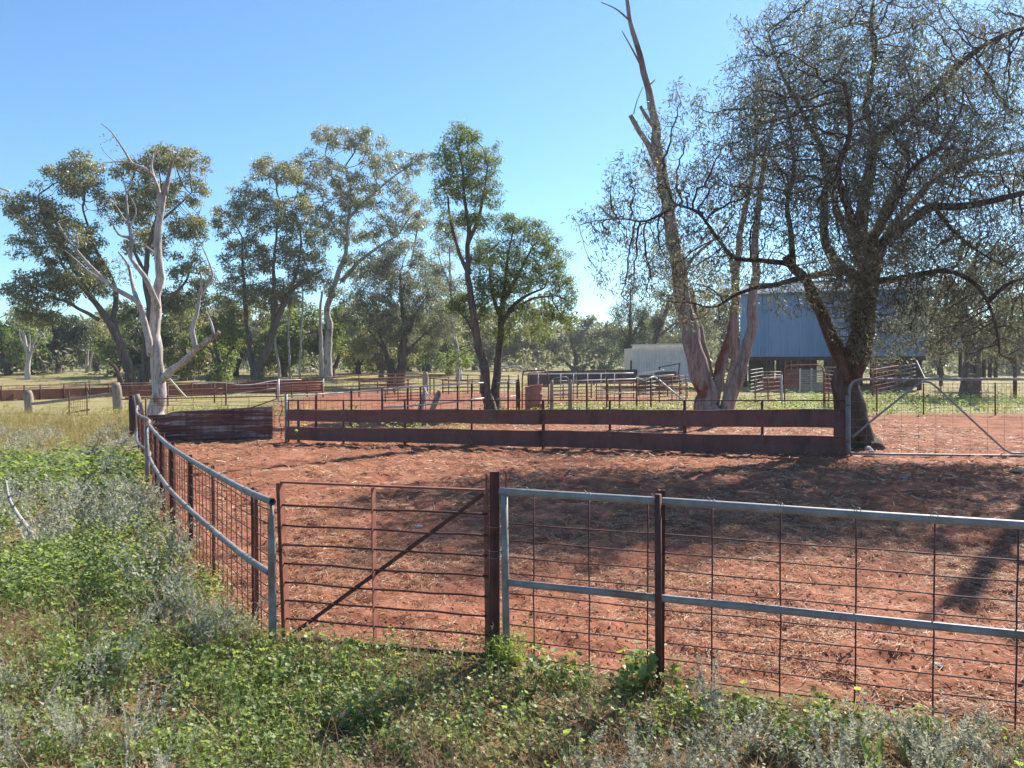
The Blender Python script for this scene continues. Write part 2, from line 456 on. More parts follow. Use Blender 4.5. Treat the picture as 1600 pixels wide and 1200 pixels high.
def twig_mesh(pos, par, n0, r_tip, expo=2.15, r_max=.2, smap=None):
    """tapered limbs for the grown nodes; pipe-model radii"""
    n = len(pos); acc = np.zeros(n); kids = np.zeros(n, int)
    rp = r_tip ** expo
    for i in range(n - 1, n0 - 1, -1):
        if kids[i] == 0: acc[i] = rp
        acc[par[i]] += acc[i]; kids[par[i]] += 1
    r = np.minimum(np.maximum(acc, rp) ** (1 / expo), r_max)
    if smap is not None:
        r[:n0] = np.minimum(r[:n0], smap); 
    e = np.arange(n0, n); p = par[e]
    a, b_ = pos[p], pos[e]
    ra = np.minimum(r[p], r[e] * 1.25); rb = r[e]
    out_v, out_q, off = [], [], 0
    for lo, hi, k in ((0, .012, 3), (.012, .035, 4), (.035, 9, 6)):
        sel = (rb >= lo) & (rb < hi)
        if not sel.any(): continue
        A, B, RA, RB = a[sel], b_[sel], ra[sel], rb[sel]
        t = B - A; t /= np.linalg.norm(t, axis=1)[:, None] + 1e-9
        B = B + t * RB[:, None] * .5
        ref = np.where(np.abs(t[:, 2:3]) < .8, np.array([[0, 0, 1.]]), np.array([[1., 0, 0]]))
        u = np.cross(t, ref); u /= np.linalg.norm(u, axis=1)[:, None]; w_ = np.cross(t, u)
        ang = np.arange(k) * 2 * math.pi / k
        ca, sa = np.cos(ang)[None, :, None], np.sin(ang)[None, :, None]
        ring = ca * u[:, None] + sa * w_[:, None]
        V = np.concatenate([A[:, None] + ring * RA[:, None, None], B[:, None] + ring * RB[:, None, None]], 1).reshape(-1, 3)
        m_ = len(A); base = np.arange(m_)[:, None] * 2 * k; j = np.arange(k)[None]; kk = (j + 1) % k
        Q = np.stack([base + j, base + kk, base + k + kk, base + k + j], -1).reshape(-1, 4)
        out_v.append(V); out_q.append(Q + off); off += len(V)
    return np.concatenate(out_v), np.concatenate(out_q), r, kids

def leaves(cent, n_each, spread, L, W, droop=.5, flat=.0, rng=None, up=0.0, zsq=1.0):
    """diamond leaf blades scattered about each centre: 4 vertices, one face each"""
    rng = rng or RNG
    c = np.repeat(np.asarray(cent, float), n_each, 0); n = len(c)
    d = rng.normal(0, 1, (n, 3)); d /= np.linalg.norm(d, axis=1)[:, None]
    off = d * (rng.random((n, 1)) ** .45) * spread
    off[:, 2] *= zsq
    p = c + off
    ax = rng.normal(0, 1, (n, 3)); ax /= np.linalg.norm(ax, axis=1)[:, None]
    ax[:, 2] += up - droop * 1.6; ax /= np.linalg.norm(ax, axis=1)[:, None]
    nr = rng.normal(0, 1, (n, 3)); nr[:, 2] += flat * 2
    s = np.cross(ax, nr); s /= np.linalg.norm(s, axis=1)[:, None] + 1e-9
    nn = np.cross(s, ax)
    l = L * (.5 + 1.0 * rng.random((n, 1))); w_ = W * (.7 + .6 * rng.random((n, 1)))
    bow = nn * l * .12
    V = np.stack([p, p + ax * l * .45 + s * w_ * .5 + bow, p + ax * l, p + ax * l * .45 - s * w_ * .5 + bow], 1).reshape(-1, 3)
    Q = np.arange(n * 4).reshape(-1, 4)
    return V, Q

def in_clump(c, n, rng):
    """random points in an ellipsoid (centre, radii), a little denser towards the skin"""
    d = rng.normal(0, 1, (n, 3)); d /= np.linalg.norm(d, axis=1)[:, None]
    k = (rng.random((n, 1)) ** .42) * np.where(rng.random((n, 1)) < .17, rng.uniform(1.0, 1.55, (n, 1)), 1.0)
    return c[0] + d * k * c[1]

STAT = []
def tree(name, label, d, limbs, clumps, bark_m, leaf_m, group=None, n_attr=220, step=.35, kill=.5, r_tip=.012, leaf=(.14, .035),
         lai=1.7, spread=.42, droop=.4, near_tip=1, limb_sides=9, lump=.05, seed=1, depth=.8, twig_m=None, zsq=.8, gdroop=0.0, flare=1.0, rmax=.16, cat='tree', jit=.12, expo=2.15):
    rng = np.random.default_rng(seed)
    pl, tr = [], MB()
    for lm in limbs:
        pts, r0, r1 = lm
        w3 = np.array([P(p[0], p[1], d + (p[2] if len(p) > 2 else 0)) for p in pts])
        if w3[0][2] < 1.2 and lm is limbs[0] or abs(w3[0][2]) < .7:
            g0 = gz(w3[0][0], w3[0][1]) - .12
            if w3[0][2] > g0: w3[0][2] = g0
        c_ = crs(w3, max(.12, step * .5)); k = np.linspace(0, 1, len(c_))
        rr = r0 + (r1 - r0) * k ** .85
        if lm is limbs[0]:
            rr = rr * (1 + flare * .55 * np.exp(-np.arange(len(c_)) * max(.12, step * .5) / .35))
        c_ = c_ + np.stack([np.interp(np.arange(len(c_)), np.arange(0, len(c_) + 4, 4), rng.normal(0, 1, len(np.arange(0, len(c_) + 4, 4)))) for _ in range(3)], 1) * (rr * .22)[:, None] * np.minimum(1, np.arange(len(c_)) / 3)[:, None]
        sides = limb_sides if r0 > .06 else 6
        tr.tube(c_, rr, sides, True, lump if r0 > .05 else 0)
        pl.append((c_, rr))
    base = pl[0][0][0]
    root = empty(name, base, label, cat, group)
    trunk = tr.build('trunk', bark_m, root, True)
    if clumps:
        ratio = d / FPX
        cl = []
        for c_ in clumps:
            px, py, dd, rx, ry = c_[:5]
            if n_attr < 5000: rx, ry = rx * .9, ry * .9
            cl.append((P(px, py, d + dd), np.array((rx * ratio, rx * ratio * depth, ry * ratio)), (c_[5] if len(c_) > 5 else 1.0)))
        vol = np.array([np.prod(x[1]) ** .72 * x[2] for x in cl]); cnt = np.maximum(4, (vol / vol.sum() * n_attr)).astype(int)
        A = np.vstack([in_clump((x[0], x[1]), k, rng) for x, k in zip(cl, cnt)])
        skip = int(len(pl[0][0]) * .35) if len(limbs) > 1 else int(len(pl[0][0]) * .3)
        S = np.vstack([pl[0][0][skip:]] + [q[0][2:] for q in pl[1:]])
        SR = np.concatenate([pl[0][1][skip:]] + [q[1][2:] for q in pl[1:]])
        pos, par, n0 = colonize(S, A, step, kill, 140, gdroop, jit, rng)
        V, Q, r, kids = twig_mesh(pos, par, n0, r_tip, expo, r_max=rmax, smap=SR)
        tag(mk('branches', V, Q, twig_m or bark_m, trunk, True), kind='stuff')
        hgt = np.zeros(len(pos), int)
        for i in range(len(pos) - 1, n0 - 1, -1):
            hgt[par[i]] = max(hgt[par[i]], hgt[i] + 1)
        tips = np.where((np.arange(len(pos)) >= n0) & (hgt <= near_tip))[0]
        area = sum(math.pi * x[1][0] * x[1][2] * min(1.3, x[2]) for x in cl)
        per = int(max(3, round(lai * area / (leaf[0] * leaf[1] * .5) / len(tips))))
        STAT.append((name, len(pos), len(tips), per, per * len(tips)))
        V, Q = leaves(pos[tips], per, spread, leaf[0], leaf[1], droop, rng=rng, zsq=zsq)
        mk('crown', V, Q, leaf_m, root)
    return adopt(root), pl

G_GUM = 'tall gums beyond the yards'
# -- the bare pale gum by the rusty sheet
tree('gum_tree', 'pale smooth-barked gum, mostly bare, rising behind the rusty corrugated sheet', 21.0, [
    ([(249, 668), (248, 600), (246, 555), (243, 500), (247, 420), (246, 370), (252, 330), (257, 300)], 0.213, 0.075),
    ([(257, 303), (262, 278), (269, 252), (278, 238)], 0.087, 0.022),
    ([(251, 322), (248, 300), (240, 275), (237, 262), (240, 240)], 0.078, 0.022),
    ([(240, 276, -.1), (225, 262, -.3), (207, 255, -.4), (192, 232, -.5), (175, 207, -.5), (157, 193, -.5)], 0.052, 0.009),
    ([(207, 255, -.4), (185, 253, -.6), (163, 255, -.7)], 0.030, 0.009),
    ([(180, 252, -.6), (168, 243, -.7), (158, 230, -.8)], 0.017, 0.006),
    ([(236, 555, -.1), (232, 540, -.2), (222, 495, -.4), (215, 472, -.5), (175, 447, -.9), (150, 425, -1.1), (135, 410, -1.2), (105, 372, -1.4), (90, 347, -1.5)], 0.104, 0.015),
    ([(170, 444, -.9), (140, 425, -.7), (118, 405, -.5), (101, 391, -.4)], 0.044, 0.009),
    ([(216, 474, -.5), (206, 440, -.3), (199, 412, -.2), (185, 393, -.1)], 0.070, 0.022),
    ([(122, 388, -1.3), (121, 372, -1.2), (116, 357, -1.1)], 0.022, 0.007),
    ([(246, 480, -.2), (244, 470, -.3), (232, 445, -.5), (215, 420, -.6), (202, 400, -.6), (205, 380, -.6), (200, 345, -.7), (197, 300, -.7), (191, 277, -.7)], 0.087, 0.015),
    ([(204, 372, -.6), (185, 366, -.8), (176, 350, -.9), (170, 337, -1)], 0.044, 0.011),
    ([(200, 350, -.7), (190, 335, -.5), (178, 315, -.4)], 0.030, 0.007),
    ([(203, 355, -.7), (210, 340, -.8), (212, 325, -.8), (200, 300, -.9)], 0.026, 0.007),
    ([(197, 305, -.7), (206, 283, -.8), (204, 266, -.8)], 0.019, 0.006),
    ([(246, 400, 0), (232, 388, .3), (222, 380, .5), (210, 375, .6)], 0.044, 0.011),
    ([(254, 592), (268, 580, -.3), (287, 565, -.6), (312, 542, -.9), (337, 527, -1.1), (341, 520, -1.2)], 0.113, 0.053),
    ([(306, 545, -.9), (303, 530, -.9), (300, 517, -.9), (305, 495, -.9), (310, 477, -.9), (315, 445, -1), (313, 425, -1)], 0.074, 0.022),
    ([(312, 462, -.9), (326, 444, -.8), (333, 430, -.8), (325, 405, -.7), (312, 377, -.7), (306, 360, -.7)], 0.044, 0.009),
    ([(335, 528, -1.1), (330, 505, -1), (322, 485, -1)], 0.044, 0.015),
], [(205, 300, -.7, 22, 20), (262, 250, .1, 22, 16), (310, 385, -.7, 25, 25), (190, 430, 0, 30, 25), (120, 370, -1.2, 34, 30, .8), (175, 320, -.6, 24, 30, .8), (160, 215, -.5, 14, 18, .5), (340, 500, -1.1, 14, 26, .6)], M['bark_pale'], M['leaf_gum'], n_attr=120, lai=.25, spread=.3, leaf=(.1, .026), step=.22, kill=.3, seed=3, limb_sides=12, r_tip=.007, rmax=.04)

tree('gum_tree', 'wide dark-trunked gum with heavy round leaf masses behind the log rail', 44.0, [
    ([(205, 604), (198, 565), (190, 540), (162, 490), (125, 445), (95, 410)], .34, .08),
    ([(190, 545), (178, 500, 1), (180, 450, 1.5), (150, 390, 1.5), (130, 330, 1.5)], .22, .05),
    ([(155, 500), (110, 475, -1), (70, 460, -2), (40, 440, -2)], .12, .04),
    ([(140, 462), (100, 395), (70, 340), (60, 310)], .14, .04),
    ([(192, 603, -.5), (182, 580, -1), (172, 566, -1.4)], .16, .09),
], [(125, 268, 1.5, 42, 30), (95, 285, .5, 40, 26), (60, 330, 0, 46, 32), (90, 375, -.5, 58, 44), (140, 395, 1, 26, 46), (58, 450, -2, 50, 36), (115, 440, -1, 55, 30), (28, 318, 0, 26, 26), (150, 300, 2, 24, 26), (60, 490, -1, 36, 20)],
    M['bark_mid'], M['leaf_gum'], G_GUM, n_attr=1300, lai=3.7, spread=.44, leaf=(.2, .068), step=.3, kill=.36, seed=4, r_tip=.014, twig_m=M['bark_mid'])

tree('gum_tree', 'leafy gum whose rounded crown stands behind the bare pale gum', 48.0, [
    ([(222, 603), (228, 560), (234, 495), (228, 420), (240, 360), (255, 310)], .34, .08),
    ([(233, 500), (262, 470), (290, 440), (300, 410)], .16, .04),
    ([(232, 440), (210, 390), (200, 340), (200, 300)], .14, .04),
    ([(245, 350), (280, 320), (300, 300)], .1, .03),
], [(275, 250, 0, 52, 24), (215, 270, 0, 40, 30), (298, 285, 0, 30, 44), (245, 300, 0, 50, 34), (205, 325, 0, 40, 30), (290, 350, 0, 36, 32), (300, 425, 0, 34, 36), (230, 380, 1, 40, 22), (270, 470, 1, 34, 20)],
    M['bark_mid'], M['leaf_gum'], G_GUM, n_attr=1100, lai=3.7, spread=.44, leaf=(.21, .07), step=.3, kill=.38, seed=5, r_tip=.014)

tree('gum_tree', 'spreading gum with a curved limb and dark trunk near three thin saplings', 54.0, [
    ([(398, 598), (405, 575), (415, 550), (430, 507), (450, 462), (480, 435), (505, 420)], .42, .08),
    ([(400, 590), (392, 540, .5), (384, 490, 1), (380, 430, 1), (378, 370, 1)], .3, .05),
    ([(428, 515), (428, 470), (427, 420), (432, 370), (436, 310)], .2, .04),
    ([(450, 465), (465, 420), (470, 370), (455, 320)], .14, .04),
], [(432, 268, 0, 44, 22), (405, 330, 0, 54, 38), (455, 335, 0, 50, 34), (385, 400, 1, 46, 40), (468, 395, 0, 42, 42), (352, 350, 1, 26, 34), (420, 460, 0, 46, 26), (365, 455, 1, 34, 30), (495, 430, 0, 30, 26), (350, 500, 2, 30, 22)],
    M['bark_mid'], M['leaf_gum'], G_GUM, n_attr=1300, lai=3.3, spread=.47, leaf=(.23, .075), step=.32, kill=.42, seed=6, r_tip=.015)

tree('gum_tree', 'tallest gum with a pale streaked trunk and open glossy crown', 60.0, [
    ([(512, 592), (513, 560), (515, 520), (512, 480), (528, 430), (541, 391), (544, 356), (548, 300), (540, 260)], .36, .06),
    ([(503, 590, .6), (502, 540, .6), (500, 490, .5), (503, 455, .3)], .24, .08),
    ([(533, 440), (560, 410), (590, 387), (625, 365)], .2, .05),
    ([(545, 340), (575, 310), (610, 280), (645, 255)], .15, .04),
    ([(546, 310), (520, 280), (508, 240)], .12, .03),
    ([(543, 380), (515, 340), (500, 300)], .12, .04),
], [(513, 212, 0, 34, 18), (560, 222, 0, 46, 24), (605, 262, 0, 50, 28), (497, 265, 0, 44, 36), (560, 300, 0, 56, 36), (622, 305, 0, 36, 32), (652, 252, 0, 20, 24), (515, 355, 0, 46, 36), (600, 365, 0, 46, 36), (570, 415, 0, 46, 28), (642, 335, 0, 26, 34), (528, 450, 0, 26, 20), (545, 478, 0, 30, 22), (480, 300, 0, 26, 24)],
    M['bark_pale'], M['leaf_gum_cool'], G_GUM, n_attr=1400, lai=2.6, spread=.48, leaf=(.25, .082), step=.34, kill=.45, seed=7, r_tip=.016, twig_m=M['bark_mid'])

tree('box_tree', 'low dark spreading tree with twin black trunks below the pale open gum', 52.0, [
    ([(625, 597), (630, 560), (633, 520), (627, 470), (625, 430)], .42, .07),
    ([(612, 597), (605, 560), (592, 520), (578, 490)], .24, .06),
    ([(631, 530), (650, 490), (668, 460)], .2, .05),
    ([(618, 596), (612, 570), (598, 545), (575, 515)], .2, .05),
    ([(630, 560), (655, 530), (685, 505)], .12, .04),
], [(622, 425, 0, 52, 34), (590, 465, 0, 46, 40), (652, 468, 0, 46, 42), (610, 508, 0, 56, 30), (682, 508, 0, 32, 36), (640, 398, 0, 32, 22), (560, 500, 1, 30, 30), (655, 535, 1, 40, 18), (575, 535, 1, 36, 18)],
    M['bark_dark'], M['leaf_grey'], None, n_attr=1100, lai=3.3, spread=.5, leaf=(.2, .055), step=.32, kill=.42, seed=8, r_tip=.014)

tree('slender_tree', 'tall slender tree with a tufted top, its stem forking from the bushy tree', 26.0, [
    ([(768, 646), (763, 620), (757, 585), (748, 540), (738, 480), (734, 445), (730, 400), (731, 356), (726, 310), (722, 260)], .2, .035),
    ([(733, 430), (718, 395), (705, 350), (700, 310)], .08, .03),
    ([(731, 380), (748, 340), (756, 300), (762, 260)], .08, .025),
    ([(750, 550), (742, 525), (728, 500), (712, 480)], .06, .02),
], [(722, 214, 0, 33, 18), (706, 246, 0, 38, 24), (742, 252, 0, 36, 26), (768, 250, 0, 17, 30), (722, 290, 0, 42, 28), (752, 298, 0, 30, 34), (698, 292, 0, 24, 28), (764, 285, 0, 18, 24), (742, 345, 0, 36, 20, .7), (700, 345, 0, 22, 26, .6), (745, 400, .4, 26, 30, .5), (740, 470, .4, 28, 50, .6), (712, 480, 0, 20, 24, .7), (685, 315, 0, 14, 20, .4), (720, 560, .3, 22, 18, .4)],
    M['bark_mid'], M['leaf_green'], None, n_attr=1800, lai=3.0, spread=.22, leaf=(.12, .03), step=.16, kill=.18, seed=9, r_tip=.007, rmax=.05)

tree('bushy_tree', 'bushy green tree with many dark upright stems just behind the board fence', 26.4, [
    ([(774, 648), (775, 610), (778, 570), (782, 520), (782, 492), (790, 440), (794, 400), (800, 370)], .19, .03),
    ([(783, 505), (800, 480), (822, 462), (850, 450)], .1, .03),
    ([(783, 500), (768, 450), (765, 410)], .09, .025),
    ([(786, 470), (812, 425), (832, 385)], .09, .025),
    ([(796, 488), (830, 468), (868, 462)], .06, .02),
], [(802, 352, 0, 36, 18), (832, 368, 0, 38, 24), (782, 396, 0, 40, 28), (850, 405, 0, 44, 28), (820, 435, 0, 54, 28), (872, 445, 0, 30, 28), (782, 455, 0, 36, 28), (884, 478, 0, 20, 18), (762, 425, 0, 20, 32), (805, 488, 0, 40, 20, .9), (850, 487, 0, 40, 20, .9), (790, 520, 0, 26, 18, .5), (890, 500, 0, 22, 16, .8), (838, 518, .5, 30, 16, .5), (762, 475, .3, 22, 30, .6), (750, 395, .5, 16, 24, .4)],
    M['bark_mid'], M['leaf_green'], None, n_attr=2200, lai=3.0, spread=.22, leaf=(.12, .03), step=.16, kill=.18, seed=10, r_tip=.007, rmax=.05)

tree('pale_tree', 'thin pale-stemmed tree with sparse foliage between two darker trees', 60.0, [
    ([(717, 592), (714, 560), (709, 520), (706, 480), (704, 430), (702, 385)], .26, .05),
    ([(705, 450), (690, 415), (682, 385)], .1, .03),
    ([(640, 420, 3), (648, 380, 3), (655, 340, 3)], .12, .04),
], [(695, 375, 0, 32, 34), (684, 430, 0, 30, 34), (716, 465, 0, 26, 34), (700, 510, 0, 30, 26), (650, 350, 3, 30, 20, .6), (670, 320, 3, 20, 20, .4)],
    M['bark_pale'], M['leaf_gum_cool'], None, n_attr=220, lai=2.6, spread=.6, leaf=(.22, .06), kill=.6, seed=12, r_tip=.012)

# -- three thin saplings
for i, (x0, x1, y1, lab) in enumerate([(436, 430, 530, 'thin pale sapling stem, closest of three to the curved-limb gum'), (453, 451, 515, 'thin pale sapling stem, middle one of three behind the pens'), (470, 471, 510, 'thin straight sapling stem, nearest of three to the tallest gum')]):
    tree('sapling', lab, 56.0, [([(x0, 596), (x0 - 1, 570), (x1, y1), (x1 + 2, y1 - 50), (x1 - 1, y1 - 90)], .11, .03)], [(x1, y1 - 60, 0, 16, 40)], M['bark_pale'], M['leaf_green'], 'thin saplings behind the pens', n_attr=26, spread=.55, leaf=(.18, .05), kill=.5, seed=20 + i, r_tip=.01, flare=.3)

# -- many-stemmed half dead gum behind the board fence
tree('dead_gum', 'many-stemmed peeling gum with a dead broken spire behind the board fence', 22.6, [
    ([(1118, 662), (1112, 640), (1103, 612), (1084, 560), (1072, 500), (1059, 416), (1043, 324), (1033, 254), (1017, 162), (999, 88), (983, 28), (977, -30)], .335, 0.041),
    ([(1112, 650, .2), (1118, 615, .3), (1126, 580, .35), (1142, 520, .4), (1148, 470, .4), (1150, 416, .5), (1162, 340, .5), (1176, 270, .6), (1185, 200, .7), (1200, 150, .8)], 0.202, 0.024),
    ([(1132, 660), (1138, 630), (1152, 590), (1166, 545), (1172, 500), (1178, 444), (1182, 380), (1186, 324), (1192, 260), (1205, 200), (1225, 150)], 0.224, 0.024),
    ([(1130, 655, .5), (1140, 600, .6), (1147, 560, .7), (1149, 510, .7), (1150, 465, .8), (1140, 400, .9)], 0.165, 0.057),
    ([(1108, 590, .3), (1098, 540, .4), (1088, 490, .5), (1080, 450, .6)], 0.150, 0.065),
    ([(1027, 258, -.1), (1012, 225, -.3), (997, 200, -.4), (985, 179, -.5)], 0.097, 0.065),
    ([(1023, 200, -.1), (1010, 182, -.3), (1001, 166, -.4)], 0.067, 0.041),
    ([(990, 178, -.5), (995, 158, -.5), (1004, 136, -.5)], 0.019, 0.010),
    ([(1003, 105), (992, 85, -.1), (984, 70, -.2), (972, 48, -.2)], 0.037, 0.012),
    ([(984, 32), (968, 18, -.2), (955, 10, -.2), (939, 3, -.3)], 0.034, 0.012),
    ([(1012, 135), (1020, 128, -.1), (1023, 124, -.1)], 0.030, 0.016),
    ([(1062, 430), (1090, 395, .3), (1120, 370, .5), (1150, 330, .6)], 0.060, 0.024),
], [(1182, 250, .6, 34, 30), (1165, 300, .4, 30, 40), (1120, 360, .5, 30, 30), (1050, 400, 0, 50, 60, .6), (1020, 270, 0, 44, 50, .4), (1110, 450, .2, 50, 50, .5), (1200, 160, .8, 50, 50), (1240, 130, .3, 50, 40)],
    M['bark_pink'], M['leaf_gum'], None, n_attr=420, flare=.1, lai=.8, spread=.34, leaf=(.11, .026), step=.25, kill=.35, seed=13, limb_sides=14, lump=.06, r_tip=.006, rmax=.04, twig_m=M['bark_mid'])

# -- the big drooping tree at the gate
big_tree, big_pl = tree('weeping_tree', 'huge dark drooping tree with furrowed trunk beside the galvanised gate', 16.0, [
    ([(1340, 704), (1338, 660), (1337, 610), (1336, 570), (1342, 530), (1350, 480), (1352, 430), (1348, 400)], .335, .2),
    ([(1330, 590, -.1), (1312, 552, -.2), (1293, 510, -.3), (1278, 475, -.4), (1262, 442, -.5), (1240, 420, -.6), (1228, 400, -.6)], .17, .08),
    ([(1350, 440), (1325, 425), (1285, 428, -.4), (1244, 437, -.7), (1205, 446, -.9), (1175, 452, -1), (1145, 464, -1.1), (1122, 478, -1.1)], 0.095, 0.022),
    ([(1349, 415), (1346, 360), (1352, 300), (1362, 240), (1362, 228)], 0.164, 0.091),
    ([(1362, 232), (1362, 200, .2), (1353, 177, .3), (1359, 140, .4), (1366, 90, .4), (1362, 30, .5), (1370, -30, .5)], 0.082, 0.021),
    ([(1362, 235), (1385, 205, -.2), (1415, 185, -.4), (1461, 143, -.6), (1507, 92, -.8), (1560, 60, -.9), (1640, 30, -1)], 0.098, 0.028),
    ([(1335, 430), (1300, 400, .2), (1287, 360, .3), (1290, 300, .3), (1297, 252, .3)], 0.115, 0.056),
    ([(1297, 253, .3), (1280, 220, .3), (1266, 197, .3), (1240, 150, .3), (1215, 100, .4), (1200, 50, .4)], 0.061, 0.017),
    ([(1297, 253, .3), (1320, 235, .4), (1352, 215, .6), (1390, 190, .9)], 0.049, 0.014),
    ([(1262, 442, -.5), (1235, 415, -.7), (1190, 408, -.9), (1147, 402, -1), (1119, 370, -1.1), (1091, 333, -1.2), (1054, 319, -1.3)], 0.066, 0.022),
    ([(1056, 322, -1.3), (1010, 345, -1.5), (975, 342, -1.6), (930, 345, -1.7), (905, 352, -1.8)], 0.029, 0.007),
    ([(1352, 400), (1392, 370, -.5), (1430, 340, -.8), (1461, 324, -1), (1531, 319, -1.4), (1620, 296, -1.8)], 0.123, 0.042),
    ([(1352, 440), (1401, 436, -.6), (1445, 428, -1), (1484, 425, -1.3), (1520, 440, -1.5), (1540, 465, -1.6), (1556, 510, -1.7), (1562, 545, -1.8)], 0.075, 0.016),
    ([(1360, 420), (1400, 350, .8), (1450, 290, 1.4), (1510, 250, 2), (1600, 235, 2.5)], 0.107, 0.035),
    ([(1240, 420, -.6), (1235, 370, -.4), (1230, 320, -.2), (1240, 260, 0), (1235, 200, .2), (1225, 140, .3)], 0.066, 0.021),
    ([(1350, 400), (1330, 340, -1.2), (1310, 270, -2.2), (1330, 200, -2.8), (1320, 130, -3.2)], 0.107, 0.028),
    ([(1350, 400), (1390, 330, -1.5), (1420, 270, -2.4), (1470, 230, -3)], 0.098, 0.028),
    ([(1345, 400), (1310, 330, 1.5), (1290, 260, 2.6), (1270, 180, 3.3)], 0.107, 0.028),
    ([(1350, 390), (1390, 310, 1.6), (1420, 220, 2.8), (1440, 150, 3.4)], 0.107, 0.028),
    ([(1545, 470, -1.6), (1580, 440, -1.6), (1630, 430, -1.5)], 0.049, 0.021),
    ([(1460, 325, -1), (1500, 370, -1), (1540, 400, -1.2), (1580, 420, -1.3)], 0.049, 0.014),
    ([(1342, 700, -.1), (1352, 705, -.3), (1366, 712, -.5)], .13, .04),
    ([(1334, 702, -.1), (1322, 706, -.2), (1310, 710, -.2)], .12, .05),
], [(1290, 190, 0, 150, 120, 1.0), (1400, 110, 0, 150, 110, 1.1), (1240, 70, 0, 90, 70, .8), (1340, 20, 0, 150, 50, 1.0), (1180, 230, -.3, 90, 90, .8), (1110, 300, -.6, 80, 80, .9), (1010, 320, -1.2, 80, 80, .75), (935, 350, -1.7, 45, 40, .4), (1060, 410, -.9, 90, 55, .9), (1090, 475, -.9, 60, 36, .8), (990, 440, -1.3, 50, 40, .4), (1060, 200, -.5, 60, 60, .45), (1170, 390, -.6, 70, 60, .7),
    (1540, 120, 0, 120, 100, 1.0), (1520, 260, 0, 130, 80, 1.25), (1610, 60, 0, 90, 90, .8), (1450, 380, -.6, 110, 60, 2.0), (1560, 400, -.9, 100, 70, 2.4), (1500, 480, -1, 70, 45, 2.4), (1580, 500, -1.2, 50, 60, 2.2), (1340, 440, -.5, 60, 60, 1.5), (1345, 500, -.4, 48, 46, 1.5), (1410, 480, -.6, 45, 50, 1.3), (1620, 300, -1, 80, 90, .9), (1250, 300, -1.2, 90, 70, 1.1), (1330, 330, -2.2, 110, 90, 1.0), (1440, 200, -2, 110, 90, .9), (1250, 180, -2, 100, 90, .8), (1400, 260, -1, 100, 80, 1.0), (1440, 520, -.8, 40, 30, .9), (1200, 130, 0, 70, 70, .6), (1225, 470, -.8, 40, 26, .4), (1335, 460, -1.0, 46, 36, 3.0), (1372, 505, -.8, 36, 36, 3.0), (1312, 440, -1.1, 40, 26, 2.5), (1395, 545, -.5, 24, 24, 2.0), (1345, 535, -.75, 30, 22, 2.0), (1430, 450, -1.2, 60, 40, 2.0), (1415, 520, -.9, 34, 30, 2.0), (1290, 455, -1.2, 44, 26, 1.2), (1470, 535, -1.2, 50, 22, 1.6), (1560, 545, -1.4, 50, 26, 1.5), (1225, 430, -1, 50, 26, 1.1), (1290, 420, -1.4, 50, 30, 1.5), (1420, 440, -1.4, 50, 30, 1.5)],
    M['bark_dark'], M['leaf_weep'], None, n_attr=16500, step=.15, kill=.165, r_tip=.006, expo=2.05, leaf=(.11, .019), lai=1.0, spread=.2, droop=.55, near_tip=4, limb_sides=14, lump=.075, seed=14, depth=.75, twig_m=M['bark_red'], zsq=1.1, gdroop=.08, rmax=.06, jit=.2)

# -- dead stem just outside the picture, whose shadow lies over the corner of the yard
tree('dead_tree', 'leaning dead stem past the end of the pipe fence', 13.4, [
    ([(1655, 726), (1654, 600), (1658, 450), (1662, 250), (1664, 60), (1668, -50)], .18, .09),
    ([(1662, 130), (1690, 60, .2), (1720, 0, .5)], .08, .03), ([(1664, 60), (1655, 0, -.4), (1640, -60, -.7)], .08, .03)],
    [], M['bark_pale'], M['leaf_gum'], seed=15)

# -- trees behind the shed side
tree('stout_tree', 'tree with a stout grey trunk past the mesh fence', 38.0, [
    ([(1516, 622), (1516, 590), (1517, 555), (1510, 510), (1500, 470), (1480, 430)], .5, .2),
    ([(1517, 560), (1540, 520), (1570, 480), (1600, 460)], .25, .08), ([(1512, 520), (1490, 490), (1450, 480)], .16, .05), ([(1505, 480), (1520, 420), (1530, 380)], .15, .05)],
    [(1480, 470, 0, 60, 40), (1540, 450, 0, 60, 40), (1590, 490, 0, 50, 45), (1430, 500, -1, 40, 35), (1520, 520, 0, 50, 25), (1560, 540, 0, 40, 20), (1470, 545, 2, 24, 28), (1540, 400, 0, 50, 30), (1640, 480, 0, 50, 50)],
    M['bark_mid'], M['leaf_grey'], None, n_attr=420, spread=.5, leaf=(.17, .048), step=.3, kill=.4, seed=16, r_tip=.012, flare=.2)
tree('she_oak', 'dark feathery she-oak standing left of the pale tin hut', 74.0, [
    ([(985, 592), (986, 550), (985, 500), (986, 450)], .35, .06), ([(986, 540), (970, 510), (962, 490)], .12, .04), ([(986, 530), (1002, 500), (1010, 480)], .12, .04)],
    [(985, 455, 0, 22, 18), (975, 490, 0, 34, 26), (1005, 500, 0, 30, 28), (985, 530, 0, 40, 26), (965, 545, 0, 26, 20), (1015, 540, 0, 30, 20)],
    M['bark_dark'], M['leaf_dark'], None, n_attr=170, spread=.8, leaf=(.3, .05), kill=.8, step=.4, seed=17, r_tip=.015)
tree('gum_tree', 'leaning gum behind the pale tin hut roof', 66.0, [
    ([(1012, 596), (1016, 560), (1024, 525), (1036, 500), (1046, 460)], .4, .1), ([(1022, 530), (1060, 500), (1080, 470)], .15, .05)],
    [(1050, 460, 0, 40, 30), (1085, 490, 0, 36, 34), (1040, 500, 0, 40, 30), (1105, 530, 0, 30, 26), (1070, 530, 0, 40, 24), (1120, 470, 1, 30, 34)],
    M['bark_mid'], M['leaf_grey'], None, n_attr=170, spread=.75, leaf=(.26, .06), kill=.75, step=.4, seed=18, r_tip=.015)
